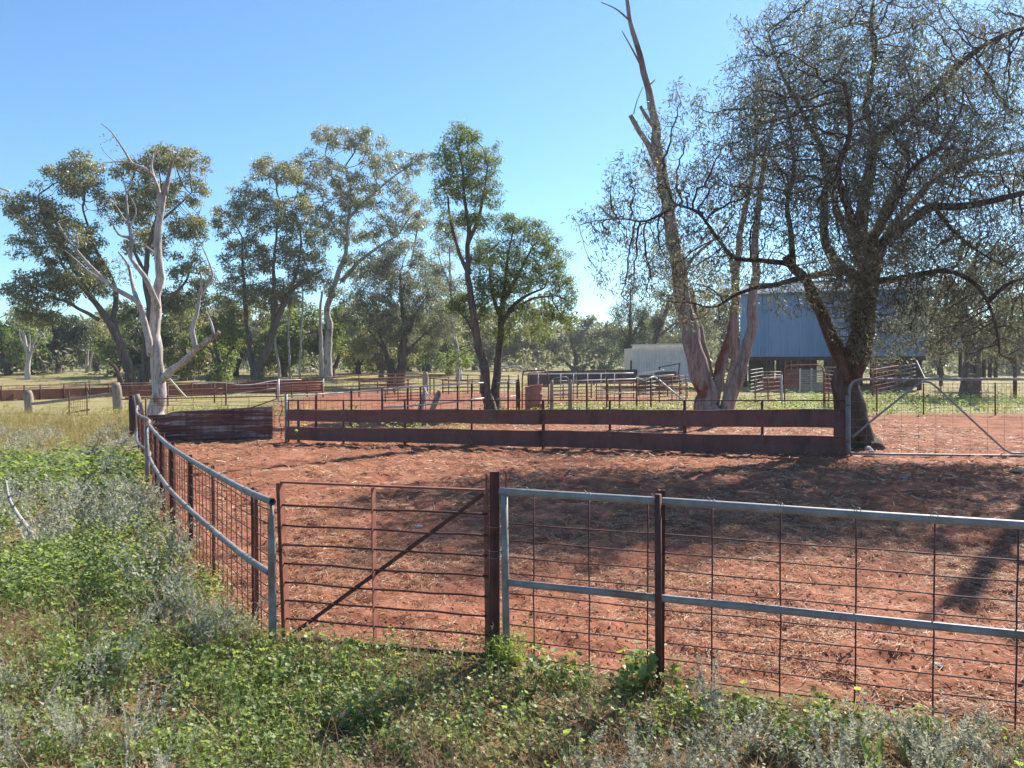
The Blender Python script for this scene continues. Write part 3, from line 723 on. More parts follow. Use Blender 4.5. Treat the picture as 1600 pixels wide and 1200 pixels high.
tree('dead_sapling', 'small white-limbed dead tree standing over the log rail', 62.0, [
    ([(42, 606), (43, 580), (44, 560), (40, 535), (34, 515)], .28, .08), ([(44, 565), (52, 540), (62, 515), (70, 500)], .14, .03), ([(43, 560), (46, 535), (45, 510)], .13, .03), ([(41, 545), (32, 530), (30, 510)], .1, .02), ([(50, 548), (60, 535), (66, 520)], .08, .02)],
    [(50, 500, 0, 34, 18)], M['bark_pale'], M['leaf_gum'], None, n_attr=30, spread=.6, leaf=(.2, .05), seed=19, flare=.2)
tree('pale_tree', 'slim forked tree standing alone in the pasture between leaf masses', 80.0, [
    ([(136, 597), (136, 560), (138, 530), (135, 500)], .22, .07), ([(138, 580), (144, 555), (150, 530), (144, 510)], .14, .04)],
    [(140, 505, 0, 30, 14), (110, 500, 0, 24, 14), (160, 520, 0, 20, 14)], M['bark_pale'], M['leaf_gum'], None, n_attr=60, spread=.8, leaf=(.3, .08), seed=30, kill=.8, step=.4)

# -- middle-distance trees that close the view, each placed on its own
G_MID = 'bushy trees closing the view'
MID = [  # px of trunk, distance, height px above ground, half width px, leaf, look
    (12, 86, 100, 46, 'leaf_green', 'bushy green tree low at the picture edge behind the sheet fence'),
    (92, 92, 105, 44, 'leaf_dark', 'dark round bush tree beside the small white dead tree'),
    (150, 110, 90, 36, 'leaf_gum', 'bush tree behind the slim forked pasture tree'),
    (182, 84, 120, 40, 'leaf_green', 'green bush tree seen past the leaning dark trunks'),
    (276, 88, 120, 46, 'leaf_green', 'bright green tree filling the gap under the bare gum limb'),
    (322, 98, 130, 40, 'leaf_dark', 'dark tree behind the bare gum raised side limb'),
    (368, 84, 115, 38, 'leaf_grey', 'olive bush tree to the side of the curved-limb gum'),
    (446, 82, 140, 44, 'leaf_green', 'yellow-green tree behind the three saplings'),
    (488, 104, 110, 36, 'leaf_grey', 'grey bush tree behind the tallest gum trunk'),
    (560, 90, 105, 42, 'leaf_green', 'mid green bush tree next to the twin-trunked dark tree'),
    (668, 98, 110, 44, 'leaf_gum', 'olive bush tree showing past the twin black trunks'),
    (700, 86, 95, 34, 'leaf_green', 'green bush tree behind the thin pale-stemmed tree'),
    (742, 104, 92, 38, 'leaf_dark', 'dark bush tree behind the slender tufted tree'),
    (812, 96, 88, 46, 'leaf_grey', 'grey-green bush tree behind the bushy tree stems'),
    (902, 92, 92, 50, 'leaf_grey', 'low grey-green tree with sprawling limbs past the dark sheet wall'),
    (850, 118, 74, 40, 'leaf_gum', 'small olive tree past the rusty drum'),
    (942, 112, 76, 36, 'leaf_green', 'small green tree between sprawling tree and she-oak'),
    (1140, 84, 120, 40, 'leaf_dark', 'dark tree behind the stems of the dead gum'),
    (1470, 70, 110, 50, 'leaf_grey', 'olive tree behind the shed corner'),
    (1590, 76, 120, 50, 'leaf_green', 'green tree beyond the water tank'),
    (48, 112, 92, 40, 'leaf_gum', 'olive scrub tree behind the small white dead tree'),
    (228, 72, 118, 38, 'leaf_dark', 'dark scrub tree close behind the bare pale gum trunk'),
    (300, 76, 110, 36, 'leaf_gum', 'olive scrub tree under the raised bare limb'),
    (345, 70, 128, 40, 'leaf_green', 'leafy green tree left of the curved-limb gum trunk'),
    (410, 88, 112, 40, 'leaf_gum', 'olive tree directly behind the curved-limb gum trunk'),
    (520, 82, 108, 36, 'leaf_green', 'green tree directly behind the tallest gum trunk'),
    (596, 78, 112, 44, 'leaf_gum', 'olive tree behind the twin black trunks'),
    (640, 110, 100, 44, 'leaf_dark', 'dark tree filling the gap right of the twin black trunks'),
    (778, 88, 96, 42, 'leaf_gum', 'olive tree behind the fork of the slender tree'),
    (1400, 74, 110, 46, 'leaf_dark', 'dark tree showing above the shed corner'),
    (1070, 96, 100, 44, 'leaf_gum', 'olive tree behind the pale tin hut'),
]
for i, (px, d, hp, rw, lf, lab) in enumerate(MID):
    hp, rw = hp * 1.12, rw * 1.2
    if px < 720: d *= .8
    yb = 566 + (CAMH - gz((px - 800) / FPX * d, d)) * FPX / d
    rg = np.random.default_rng(100 + i)
    lean = rg.normal(0, .2) * rw
    low = 'sprawling' in lab
    lims = [([(px, yb + 2), (px + lean * .3, yb - hp * .22), (px + lean, yb - hp * .5), (px + lean * 1.2, yb - hp * .8)], .0042 * d, .05)]
    for k in range(5 if low else 3):
        s = (-1) ** k
        lims.append(([(px + s * (2 + k), yb - (0 if low else hp * .12)), (px + s * rw * .35, yb - hp * (.16 if low else .38)), (px + s * rw * (.75 + .1 * k), yb - hp * (.34 + .06 * k))], .0024 * d, .04))
    cl = []
    for k in range(12):
        a = rg.random() * 6.28; q = rg.random() ** .5
        cl.append((px + math.cos(a) * rw * q, yb - hp * .48 + math.sin(a) * hp * .38 * q, rg.normal(0, 1.5), rw * (.3 + .25 * rg.random()), hp * (.12 + .1 * rg.random())))
    tree('bush_tree', lab, d, lims, cl, M['bark_mid'] if i % 3 else M['bark_dark'], M[lf], G_MID, n_attr=220, lai=2.4, spread=.0095 * d, leaf=(.0052 * d, .0021 * d), step=.006 * d, kill=.009 * d, seed=120 + i, r_tip=.018, limb_sides=6, flare=.2)

# -- the wood far behind reads as one mass
def far_wood():
    rg = np.random.default_rng(77); VV, QQ, off = [], [], 0; TV = MB()
    for k in range(380):
        d = rg.uniform(125, 330); x = rg.uniform(-.75, .75) * d
        hgt = rg.uniform(6.5, 12) * (1.12 if d < 200 else 1) * (1 + .1 * rg.normal()); rad = hgt * rg.uniform(.32, .5); z0 = .7
        cs = []
        for j in range(7):
            a = rg.random() * 6.28
            cs.append((x + math.cos(a) * rad * rg.random(), d + math.sin(a) * rad * .8 * rg.random(), z0 + hgt * rg.uniform(.14, .9)))
        V, Q = leaves(np.array(cs), 27, rad * .58, 1.35, .64, .3, rng=rg, zsq=.7)
        VV.append(V); QQ.append(Q + off); off += len(V)
        TV.tube([(x, d, z0 - .1), (x + rg.normal() * .3, d, z0 + hgt * .3), (x + rg.normal() * .8, d, z0 + hgt * .7)], [.035 * hgt, .025 * hgt, .008 * hgt], 5, False)
    o = mk('far_woodland', np.concatenate(VV), np.concatenate(QQ), M['leaf_grey'])
    tag(o, 'far line of grey-green scrub trees along the horizon', 'woodland', None, 'stuff')
    t = TV.build('tree_stems', M['bark_mid'], o); tag(t, kind='stuff')
far_wood()

def scrub():
    rg = np.random.default_rng(78); cs = []
    for k in range(90):
        d = rg.uniform(70, 125); x = rg.uniform(-.72, .72) * d
        if abs(x / d - .1) < .05 and d < 110: continue
        w_ = rg.uniform(1.2, 3.2); hh = rg.uniform(.8, 2.6); n = int(w_ * 7)
        cs.append(np.stack([x + rg.normal(0, w_, n), d + rg.normal(0, w_ * .5, n), gz(x, d) + .05 + hh * rg.random(n) ** 1.2], 1))
    V, Q = leaves(np.concatenate(cs), 9, .75, .6, .22, .2, rng=rg, zsq=.7)
    tag(mk('scrub_belt', V, Q, M['leaf_grey']), 'low scrub and fallen brush under the far trees', 'scrub', None, 'stuff')
scrub()
# ------------------------------------------------------------------ near steelwork
def wire(parent, pts, r=.0033, mat=None, name='wire', sides=5):
    m_ = MB(); m_.tube(np.asarray(pts, float), r, sides, True); return m_.build(name, mat or M['rust_dark'], parent, True)
def pipe(parent, a, b, r, mat, name='rail', sides=10, hollow=False):
    m_ = MB(); pts = crs(np.array([a, b], float), .6)
    m_.tube(pts, r, sides, not hollow)
    if hollow:
        pts2 = pts.copy(); m_.tube(pts2, r * .86, sides, False)
    return m_.build(name, mat, parent, True)
def polypipe(parent, pts, r, mat, name, sides=10, step=.15, cap=True):
    m_ = MB(); m_.tube(crs(np.asarray(pts, float), step), r, sides, cap); return m_.build(name, mat, parent, True)
def wobble(a, b, n, amp, seed=None):
    p = np.asarray(a, float) + np.linspace(0, 1, n)[:, None] * (np.asarray(b, float) - np.asarray(a, float))
    p[1:-1] += np.random.default_rng(seed).normal(0, amp, (n - 2, 3)); return p

# --- straight pipe fence on the near side
def FR(x, z):
    return np.array((x, float(right_y(x)), z))
fence = empty('pipe_fence', FR(.05, 0), 'grey pipe and rusty mesh fence running on from the square rusty gatepost', 'fence')
x_end = 6.4
polypipe(fence, [FR(-.07, 1.008), FR(1.0, 1.003), FR(2.0, .992), FR(3.6, .985), FR(x_end, .99)], .0215, M['galv'], 'rail', 14)
polypipe(fence, [FR(-.02, .482), FR(1.0, .478), FR(2.0, .474), FR(3.6, .47), FR(x_end, .475)], .0205, M['galv_old'], 'rail', 14)
pipe(fence, FR(-.03, -.05), FR(-.045, .99), .0215, M['galv_old'], 'upright', 12)
pt = MB()
for ang in (90, 210, 330):       # star picket
    a = math.radians(ang + 20); c_, s_ = math.cos(a), math.sin(a)
    q = FR(.805, 0) + np.array((c_ * .011, s_ * .011 + .03, 0))
    pt.box(q + np.array((0, 0, .49)), [(c_, s_, 0), (-s_, c_, 0), (0, 0, 1)], (.013, .006, .57))
pt.build('star_picket', M['rust_dark'], fence)
pipe(fence, FR(.79, -.05) + (0, -.028, 0), FR(.78, 1.045) + (0, -.028, 0), .019, M['rust_dark'], 'post', 10)
for x in (3.55, 6.38):
    pipe(fence, FR(x, -.05) + (0, -.028, 0), FR(x - .01, 1.04) + (0, -.028, 0), .019, M['rust_dark'], 'post', 10)
zs = [.045, .14, .23, .322, .412, .53, .625, .72, .82, .93]
for k, z in enumerate(zs[:9]):
    wire(fence, wobble(FR(-.03, z) + (0, .026, 0), FR(x_end, z - .008) + (0, .026, 0), 22, .0022, k), .0042)
vx = [.127, .434, .743, 1.065, 1.39, 1.726, 2.06, 2.39, 2.72, 3.04, 3.37, 3.7, 4.03, 4.36, 4.7, 5.03, 5.36, 5.7, 6.03]
for k, x in enumerate(vx):
    wire(fence, wobble(FR(x, .0) + (0, .032, 0), FR(x - .004, 1.0) + (0, .032, 0), 6, .002, 50 + k), .0045)
for k, x in enumerate([.11, .43, .78, 1.06, 1.38, 1.72, 2.04]):   # twisted tie wires over the rail
    th = np.linspace(.2, 2 * math.pi + .2, 13)
    loop = np.array([FR(x + .004 * i / 13, 1.003) + (0, math.cos(t) * .027, math.sin(t) * .027) for i, t in enumerate(th)])
    loop = np.vstack([loop, loop[-1] + (-.02, -.02, .02), loop[-1] + (-.035, -.02, .035)])
    wire(fence, loop, .0018, M['galv_old'], 'tie_wire', 4)
adopt(fence)

# --- square gatepost with its spare hinge hook
gp = P(773, 1040, 4.43)
post = empty('gate_post', (gp[0], gp[1], 0), 'square rusty steel gatepost with a hook, between gate and pipe fence', 'gatepost')
cx, cy = -.104, 4.46
m_ = MB()
m_.box((cx, cy, .53), np.eye(3), (.026, .026, .585))
m_.box((cx + .0285, cy - .012, .535), np.eye(3), (.004, .034, .585))
m_.box((cx - .012, cy - .0275, .53), np.eye(3), (.012, .003, .58))
shaft = m_.build('shaft', M['rust_post'], post)
polypipe(shaft, [(cx + .026, cy, .985), (cx + .055, cy, .985), (cx + .068, cy, .99), (cx + .07, cy, 1.03), (cx + .07, cy, 1.115)], .0065, M['rust'], 'hinge_hook', 8, .02)
polypipe(shaft, [(cx - .03, cy, 1.005), (cx - .045, cy, 1.01), (cx - .045, cy, 1.1)], .006, M['rust'], 'hinge_pin', 8, .03)
for z in (.62, .66, .8):
    th = np.linspace(0, 6.28, 17)
    wire(shaft, [(cx + math.cos(t) * .042, cy - .002 + math.sin(t) * .045, z + .006 * math.sin(t)) for t in th], .0022, M['galv_old'], 'tie_wire', 4)
adopt(post)

# --- rusty gate
GA, GB = np.array((-1.405, 4.76, 0)), np.array((-.142, 4.455, 0))
gt = (GB - GA) / np.linalg.norm(GB - GA); gn = np.array((gt[1], -gt[0], 0))
def GP(t, z, o=0.0):
    return GA + (GB - GA) * t + np.array((0, 0, z)) + gn * o
gate = empty('yard_gate', GA, 'small rusty barred gate with one diagonal brace, chained shut', 'gate')
def gbar(a, b, w, h, mat, name):
    m2 = MB(); bar(m2, a, b, w, h, up=gn); return m2.build(name, mat, gate)
def angle_bar(a, b, w, mat, name):                # flat bar turned so that its visible face catches the sun
    m2 = MB(); bar(m2, a, b, w, .006, up=(.97, -.24, 0)); return m2.build(name, mat, gate)
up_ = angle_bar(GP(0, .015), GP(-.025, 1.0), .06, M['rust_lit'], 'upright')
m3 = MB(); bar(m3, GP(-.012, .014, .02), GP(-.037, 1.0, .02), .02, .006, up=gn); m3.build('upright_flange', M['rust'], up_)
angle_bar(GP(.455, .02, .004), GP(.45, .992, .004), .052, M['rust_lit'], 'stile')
gbar(GP(1.0, .03), GP(.992, .985), .03, .006, M['rust'], 'upright')
gbar(GP(-.028, 1.004), GP(1.02, 1.004), .012, .03, M['rust'], 'top_rail')
gbar(GP(-.005, .018, -.004), GP(1.005, .03, -.004), .03, .02, M['rust_dark'], 'bottom_rail')
gbar(GP(.005, .03, -.012), GP(.985, .985, -.012), .024, .006, M['rust_dark'], 'brace')
gz_l = [.86, .735, .615, .495, .375, .262, .148]
for k, z in enumerate(gz_l):
    q = wobble(GP(-.018, z + .002, .01), GP(1.0, z + .006, .01), 9, .0022, 200 + k); q[:, :2] = np.array([GP(t, 0, .01)[:2] for t in np.linspace(-.018, 1, 9)])
    wire(gate, crs(q, .1), .0068, M['rust_dark'], 'bar', 6)
polypipe(gate, [GP(-.02, .615, .02), GP(.03, .62, .035), GP(.09, .625, .035), GP(.13, .618, .03)], .006, M['rust_dark'], 'latch', 6, .02)
m2 = MB(); pts = crs([GP(-.09, .60, .0), GP(-.05, .572, .03), GP(-.01, .585, .03), GP(.005, .55, .03)], .02)
for k in range(len(pts) - 1):
    d_ = pts[k + 1] - pts[k]; s_ = np.cross(d_, (0, 0, 1) if k % 2 else (0, 1, 0)); s_ = s_ / (np.linalg.norm(s_) + 1e-9) * .007
    cc = (pts[k] + pts[k + 1]) / 2; th = np.linspace(0, 6.283, 9)
    m2.tube([cc + d_ * .72 * math.cos(t) + s_ * math.sin(t) for t in th], .0025, 4, False)
m2.build('chain', M['rust_dark'], gate, True)
adopt(gate)

# --- curved pipe fence on the far-left side of the verge
lf = empty('pipe_fence', (-1.47, 4.68, 0), 'curving grey pipe and rusty mesh fence, open pipe end at the small gate', 'fence')
LL = crs(np.hstack([LEFT_LINE[:-1], np.full((len(LEFT_LINE) - 1, 1), .9)]), .12)
def LP(s, z=0.0, o=0.0):
    """point at arc length s along the fence"""
    seg = np.linalg.norm(np.diff(LL[:, :2], axis=0), axis=1); cs = np.concatenate([[0], np.cumsum(seg)])
    x = np.interp(s, cs, LL[:, 0]); y = np.interp(s, cs, LL[:, 1])
    x2 = np.interp(s + .05, cs, LL[:, 0]) - np.interp(s - .05, cs, LL[:, 0]); y2 = np.interp(s + .05, cs, LL[:, 1]) - np.interp(s - .05, cs, LL[:, 1])
    n_ = math.hypot(x2, y2); return np.array((x + y2 / n_ * o, y - x2 / n_ * o, z))
LTOT = np.linalg.norm(np.diff(LL[:, :2], axis=0), axis=1).sum()
def lrail(z, s0, s1, mat, sag=0.0, hollow=False):
    ss = np.arange(s0, s1, .15); pts = np.array([LP(s, z - sag * math.sin((s - s0) / (s1 - s0) * math.pi)) for s in ss])
    m2 = MB(); m2.tube(pts, .0215, 14, False)
    if hollow: m2.tube(pts[:6], .0175, 14, False)
    return m2.build('rail', mat, lf, True)
lrail(.895, -.02, 6.9, M['galv'], .01, True); lrail(.9, 6.75, LTOT - .05, M['galv_old'], .03)
lrail(.445, .05, 6.9, M['galv_old'], .015); lrail(.45, 6.7, LTOT - .05, M['galv_old'], .07)
m2 = MB(); a = LP(0.02, -.02); b_ = LP(.02, .885)                    # flattened-top end post
pts = np.linspace(a, b_, 9)
m2.tube(pts, np.array([.024] * 7 + [.018, .01]), 12, True); m2.build('end_post', M['galv_old'], lf, True)
pipe(lf, LP(6.85, -.02, -.03), LP(6.85, .87, -.03), .026, M['galv'], 'post', 12)
for k, (s, w_, dk) in enumerate([(.42, .012, 0), (.5, .011, 1), (1.72, .013, 0), (2.75, .018, 1), (3.95, .026, 1), (5.0, .026, 1), (5.9, .022, 1), (8.0, .02, 0), (9.2, .02, 0), (10.3, .02, 1)]):
    m2 = MB(); t_ = LP(s + .05) - LP(s); an = math.atan2(t_[1], t_[0])
    for q in (0, 120, 240):
        c_, s_ = math.cos(an + math.radians(q)), math.sin(an + math.radians(q))
        m2.box(LP(s, .46, .035) + np.array((c_ * w_ * .55, s_ * w_ * .55, 0)), [(c_, s_, 0), (-s_, c_, 0), (0, 0, 1)], (w_ * .6, w_ * .3, .445 + .01 * (k % 3)))
    m2.build('picket', M['rust_dark'] if dk else M['rust'], lf)
for k, z in enumerate([.06, .15, .24, .33, .42, .53, .63, .73, .82]):
    ss = np.linspace(.0, LTOT - .1, 46)
    wire(lf, [LP(s, z + .003 * math.sin(s * 5 + k), .028) for s in ss], .0038, M['rust_dark'])
s, k = .17, 0
while s < LTOT - .1:
    wire(lf, wobble(LP(s, 0, .033), LP(s, .9, .033), 5, .002, 300 + k), .004, M['rust']); s += .152; k += 1
for k, s in enumerate([.55, 1.25, 1.6, 2.7, 3.9, 5.1]):
    for zc in (.89, .44):
        th = np.linspace(0, 6.28, 11); t_ = LP(s + .05) - LP(s); n_ = np.array((t_[1], -t_[0], 0)) / np.linalg.norm(t_)
        wire(lf, [LP(s, zc) + n_ * math.cos(t) * .0265 + np.array((0, 0, math.sin(t) * .0265)) for t in th], .002, M['galv_old'], 'tie_wire', 4)
adopt(lf)

# ------------------------------------------------------------------ timber posts and rail at the far end of it
def timber_post(name, label, base, top, r, mat, split=True, group=None, parts=None):
    base, top = np.asarray(base, float), np.asarray(top, float)
    m2 = MB(); pts = crs(np.array([base - (0, 0, .1), base + (top - base) * .5 + np.append(RNG.normal(0, .012, 2), 0), top]), .15)
    rr = np.full(len(pts), r); rr[-1] *= .72; rr[-2] *= .96; rr[0] *= 1.1
    m2.tube(pts, rr, 11, True, .05)
    o = m2.build(name, mat, None, True)
    return tag(o, label, 'post', group)
timber_post('corner_post', 'dark weathered timber corner post ending the curving pipe fence', P(208, 694, 16.2) * (1, 1, 0), P(206, 618, 16.2), .075, M['wood_dark'])
timber_post('corner_post', 'paler split timber post leaning behind the dark corner post', P(221, 690, 16.9) * (1, 1, 0), P(213, 616, 16.9), .085, M['wood'])
timber_post('strainer_post', 'thick grey timber strainer post nearer the corner of the yard, log rail end', P(186, 648, 25.8) * (1, 1, 0), P(181, 598, 25.8), .16, M['wood'])
timber_post('strainer_post', 'grey timber strainer post standing in grass at the picture edge', P(46, 645, 26.6) * (1, 1, 0), P(43, 610, 26.6), .15, M['wood'])
q = crs(np.array([P(50, 631, 26.3), P(110, 624, 26.1), P(178, 615, 25.7)]), .4)
m2 = MB(); m2.tube(q, np.linspace(.05, .06, len(q)), 8, True, .06)
tag(m2.build('log_rail', M['wood'], None, True), 'thin weathered log rail joining the two grey strainer posts', 'rail')
timber_post('brace_post', 'old timber strut leaning steeply in the middle pen, farther of two', P(656, 640, 29) * (1, 1, 0), P(667, 602, 29), .1, M['wood'])
timber_post('brace_post', 'old timber strut leaning over the board fence, nearer of two', P(672, 645, 26) * (1, 1, 0), P(687, 610, 26), .1, M['wood'])
timber_post('strainer_post', 'short split grey strainer post at the head of the leaning struts', P(665, 612, 38) * (1, 1, 0) + (0, 0, .2), P(665, 581, 38), .14, M['wood'])

# ------------------------------------------------------------------ rusty corrugated sheet panel
sg = empty('sheeted_gate', P(330, 690, 17.0) * (1, 1, 0), 'mesh gate clad with a streaked rusty corrugated iron sheet', 'gate')
m, nt, b = newmat('streaked_corrugated_iron')
v = coords(nt, (1.1, 1.1, .9)); nA = noise(nt, v, 2.2, 6, .65); nB = noise(nt, coords(nt, (9, 9, .5)), 1.2, 4, .6); nC = noise(nt, coords(nt, (.35, .35, 6)), 2.6, 3, .6)
c = ramp(nt, nA, [(.35, (.08, .03, .026)), (.55, (.14, .052, .042)), (.7, (.19, .08, .064))])
f = mixc(nt, 1.0, ramp(nt, nC, [(.48, (0, 0, 0)), (.6, (1, 1, 1))]), ramp(nt, nB, [(.35, (.1, .1, .1)), (.58, (1, 1, 1))]), 'MULTIPLY')
c = mixc(nt, f, c, (.34, .3, .295))
nt.links.new(c, b.inputs['Base Color']); b.inputs['Roughness'].default_value = .65; b.inputs['Metallic'].default_value = .15
M['corr_rust'] = m
A0, A1 = P(231, 692, 16.9), P(426, 687, 17.2)
T0, T1 = P(231, 645, 16.9), P(426, 635, 17.2)
nu, nv = 40, 72
uu, vv = np.meshgrid(np.linspace(0, 1, nu), np.linspace(0, 1, nv))
dent = .03 * (fbm(uu * 6, vv * 3, 1.0, 2) - .5)
bot = A0 + uu[..., None] * (A1 - A0); top = T0 + uu[..., None] * (T1 - T0)
top[..., 2] -= .055 * smooth(.22, .12, uu)
V = bot + (top - bot) * vv[..., None]
wv = .011 * np.sin(vv * 2 * math.pi * 9) + dent
V1 = V.copy(); V1[..., 1] += wv; V2 = V1.copy(); V2[..., 1] += .004
ii = (np.arange(nv - 1)[:, None] * nu + np.arange(nu - 1)).ravel(); Q = np.stack([ii, ii + 1, ii + nu + 1, ii + nu], 1)
mk('corrugated_sheet', np.vstack([V1.reshape(-1, 3), V2.reshape(-1, 3)]), [Q, Q[:, ::-1] + nu * nv], M['corr_rust'], sg, True)
pipe(sg, P(228, 692, 16.95), P(228, 623, 16.95), .02, M['rust'], 'upright', 8)
pipe(sg, P(190, 624, 17.2), P(437, 619, 17.5), .014, M['rust'], 'top_rail', 8)
pipe(sg, P(232, 692, 17.05), P(444, 689, 17.3), .012, M['rust_dark'], 'bottom_rail', 8)
for k, x in enumerate([262, 302, 346, 389, 428]):
    wire(sg, wobble(P(x, 620.5, 17.3), P(x, 690, 17.3), 5, .004, 400 + k), .006, M['rust'], 'wire')
for k, y in enumerate([628, 634, 643, 650, 657, 664, 671, 678, 684]):
    wire(sg, wobble(P(395, y, 17.35), P(444, y - 1, 17.4), 6, .008, 420 + k), .005, M['rust'], 'wire')
    if y < 640: wire(sg, wobble(P(235, y, 17.35), P(395, y, 17.35), 6, .008, 440 + k), .0045, M['rust'], 'wire')
wire(sg, crs([P(439, 620, 17.3), P(441, 640, 17.2), P(436, 655, 17.2), P(440, 670, 17.2), P(438, 688, 17.2)], .1), .009, M['rust_dark'], 'upright', 6)
wire(sg, [P(390, 638, 17.3), P(436, 622, 17.4)], .012, M['rust_dark'], 'stay_bar', 6)
adopt(sg)

# ------------------------------------------------------------------ board fence
bf = empty('board_fence', P(447, 692, 16.7) * (1, 1, 0), 'long low fence of two broad dark brown steel boards with a thin top rail', 'fence')
DL, DR = 16.7, 14.5
def BD(px):                                       # distance of the fence line where it is seen at px
    a, c_ = P(447, 692, DL), P(1327, 713, DR); u = (px - 800) / FPX
    t = (u * a[1] - a[0]) / ((c_[0] - a[0]) - u * (c_[1] - a[1])); return float(a[1] + t * (c_[1] - a[1]))
def board(xa, xb, ta, tb, ba, bb, o):
    a, c_ = P(xa, (ta + ba) / 2, BD(xa) - o), P(xb, (tb + bb) / 2, BD(xb) - o)
    ha, hb = (P(xa, ta, BD(xa) - o) - P(xa, ba, BD(xa) - o))[2], (P(xb, tb, BD(xb) - o) - P(xb, bb, BD(xb) - o))[2]
    n_ = 24; V, Q = [], []
    prof = [(-.5, .022), (-.5, -.008), (-.46, -.014), (-.2, -.012), (0, -.009), (.2, -.012), (.42, -.014), (.47, -.02), (.5, -.012), (.5, .022)]
    for i in range(n_):
        t = i / (n_ - 1); c0 = a + (c_ - a) * t; hh = ha + (hb - ha) * t; wz = .008 * math.sin(t * 9 + xa) + .004 * math.sin(t * 31)
        for z, y in prof: V.append(c0 + (0, y, z * hh + wz))
    k = len(prof)
    for i in range(n_ - 1):
        for j in range(k - 1): Q.append((i * k + j, (i + 1) * k + j, (i + 1) * k + j + 1, i * k + j + 1))
        Q.append((i * k + k - 1, (i + 1) * k + k - 1, (i + 1) * k, i * k))
    T = []
    for e in (0, n_ - 1):
        for j in range(1, k - 1): T.append((e * k, e * k + j, e * k + j + 1))
    m2 = MB(); m2.add(V, Q, T); return m2.build('board', M['board'], bf)
board(449, 846, 640, 640, 657.5, 663, .02); board(842, 1326, 640.3, 640, 663, 669, .03)
board(449, 846, 667, 672.5, 687, 698, .02); board(842, 1326, 672.5, 682.5, 698, 713.5, .03)
board(1303, 1327, 668, 668, 684, 684, .02)
pipe(bf, P(447, 625.5, BD(447)), P(1326, 625.8, BD(1326)), .013, M['rust_dark'], 'top_rail', 8)
pipe(bf, P(447, 694, BD(447)) , P(447, 616, BD(447)), .03, M['galv_old'], 'end_post', 10)
for x, r in [(451, .02), (466.5, .03), (537, .024), (633, .03), (737, .022), (849, .035), (953, .026), (1070, .035), (1191, .026), (1322, .035)]:
    pipe(bf, P(x, 626 + 74 + (x - 447) / 880 * 16, BD(x) + .05), P(x, 626, BD(x) + .05), r, M['rust_dark'], 'post', 8)
for x in (466.5, 537, 633, 737, 849, 953, 1070, 1191, 1312):
    for y0, y1 in ((644, 644), (657, 662), (671, 687), (684, 707)):
        y = y0 + (y1 - y0) * (x - 449) / 877; q = P(x, y, BD(x) - .045); m2 = MB(); m2.tube([q, q + (0, .02, 0)], .011, 6, True); m2.build('bolt', M['galv_old'], bf)
for ya, yb2 in ((640.5, 663.2), (672.5, 698)):
    m2 = MB(); bar(m2, P(844, ya, BD(844) - .05), P(844, yb2, BD(844) - .05), .008, .13, up=(0, 1, 0)); m2.build('joint_plate', M['rust_dark'], bf)
adopt(bf)

# ------------------------------------------------------------------ galvanised farm gate
gg = empty('farm_gate', P(1327, 714, 14.3) * (1, 1, 0), 'long galvanised pipe farm gate with rounded corner and vee braces', 'gate')
dg = 14.3
def C(px, py, d=dg): return P(px, py, d)
fr_pts = [C(1331, 711), C(1327, 705), C(1327, 650), C(1327, 612), C(1329, 602), C(1334, 596), C(1344, 593), C(1400, 592.8), C(1500, 592.6), C(1650, 592.6), C(1672, 593), C(1679, 597), C(1682, 604), C(1682, 650), C(1682, 711)]
polypipe(gg, fr_pts, .026, M['galv'], 'frame', 10, .12)
pipe(gg, C(1331, 709), C(1682, 713.8), .022, M['galv'], 'bottom_rail', 10)
polypipe(gg, [C(1332, 683), C(1365, 655), C(1400, 627), C(1430, 603), C(1437, 598), C(1450, 597), C(1462, 604), C(1500, 639), C(1540, 676), C(1570, 703), C(1580, 708), C(1600, 708)], .019, M['galv'], 'brace', 10, .1)
for k, y in enumerate([612, 627, 641, 655, 668, 680, 691, 701]):
    wire(gg, wobble(C(1327, y, dg + .03), C(1681, y + .5, dg + .03), 10, .006, 500 + k), .0028, M['galv_old'], 'wire', 4)
for k, x in enumerate([1354, 1381, 1408, 1435, 1462, 1489, 1516, 1543, 1570, 1597, 1624, 1651]):
    wire(gg, wobble(C(x, 593, dg + .04), C(x, 711, dg + .04), 5, .004, 520 + k), .0026, M['galv_old'], 'wire', 4)
pipe(gg, C(1324, 716, 14.4), C(1324, 618, 14.4), .03, M['galv_old'], 'hinge_post', 10)
for y in (633, 690):
    wire(gg, [C(1323, y, 14.38), C(1327, y, 14.28), C(1330, y + 1, 14.28)], .014, M['rust_dark'], 'hinge', 6)
adopt(gg)
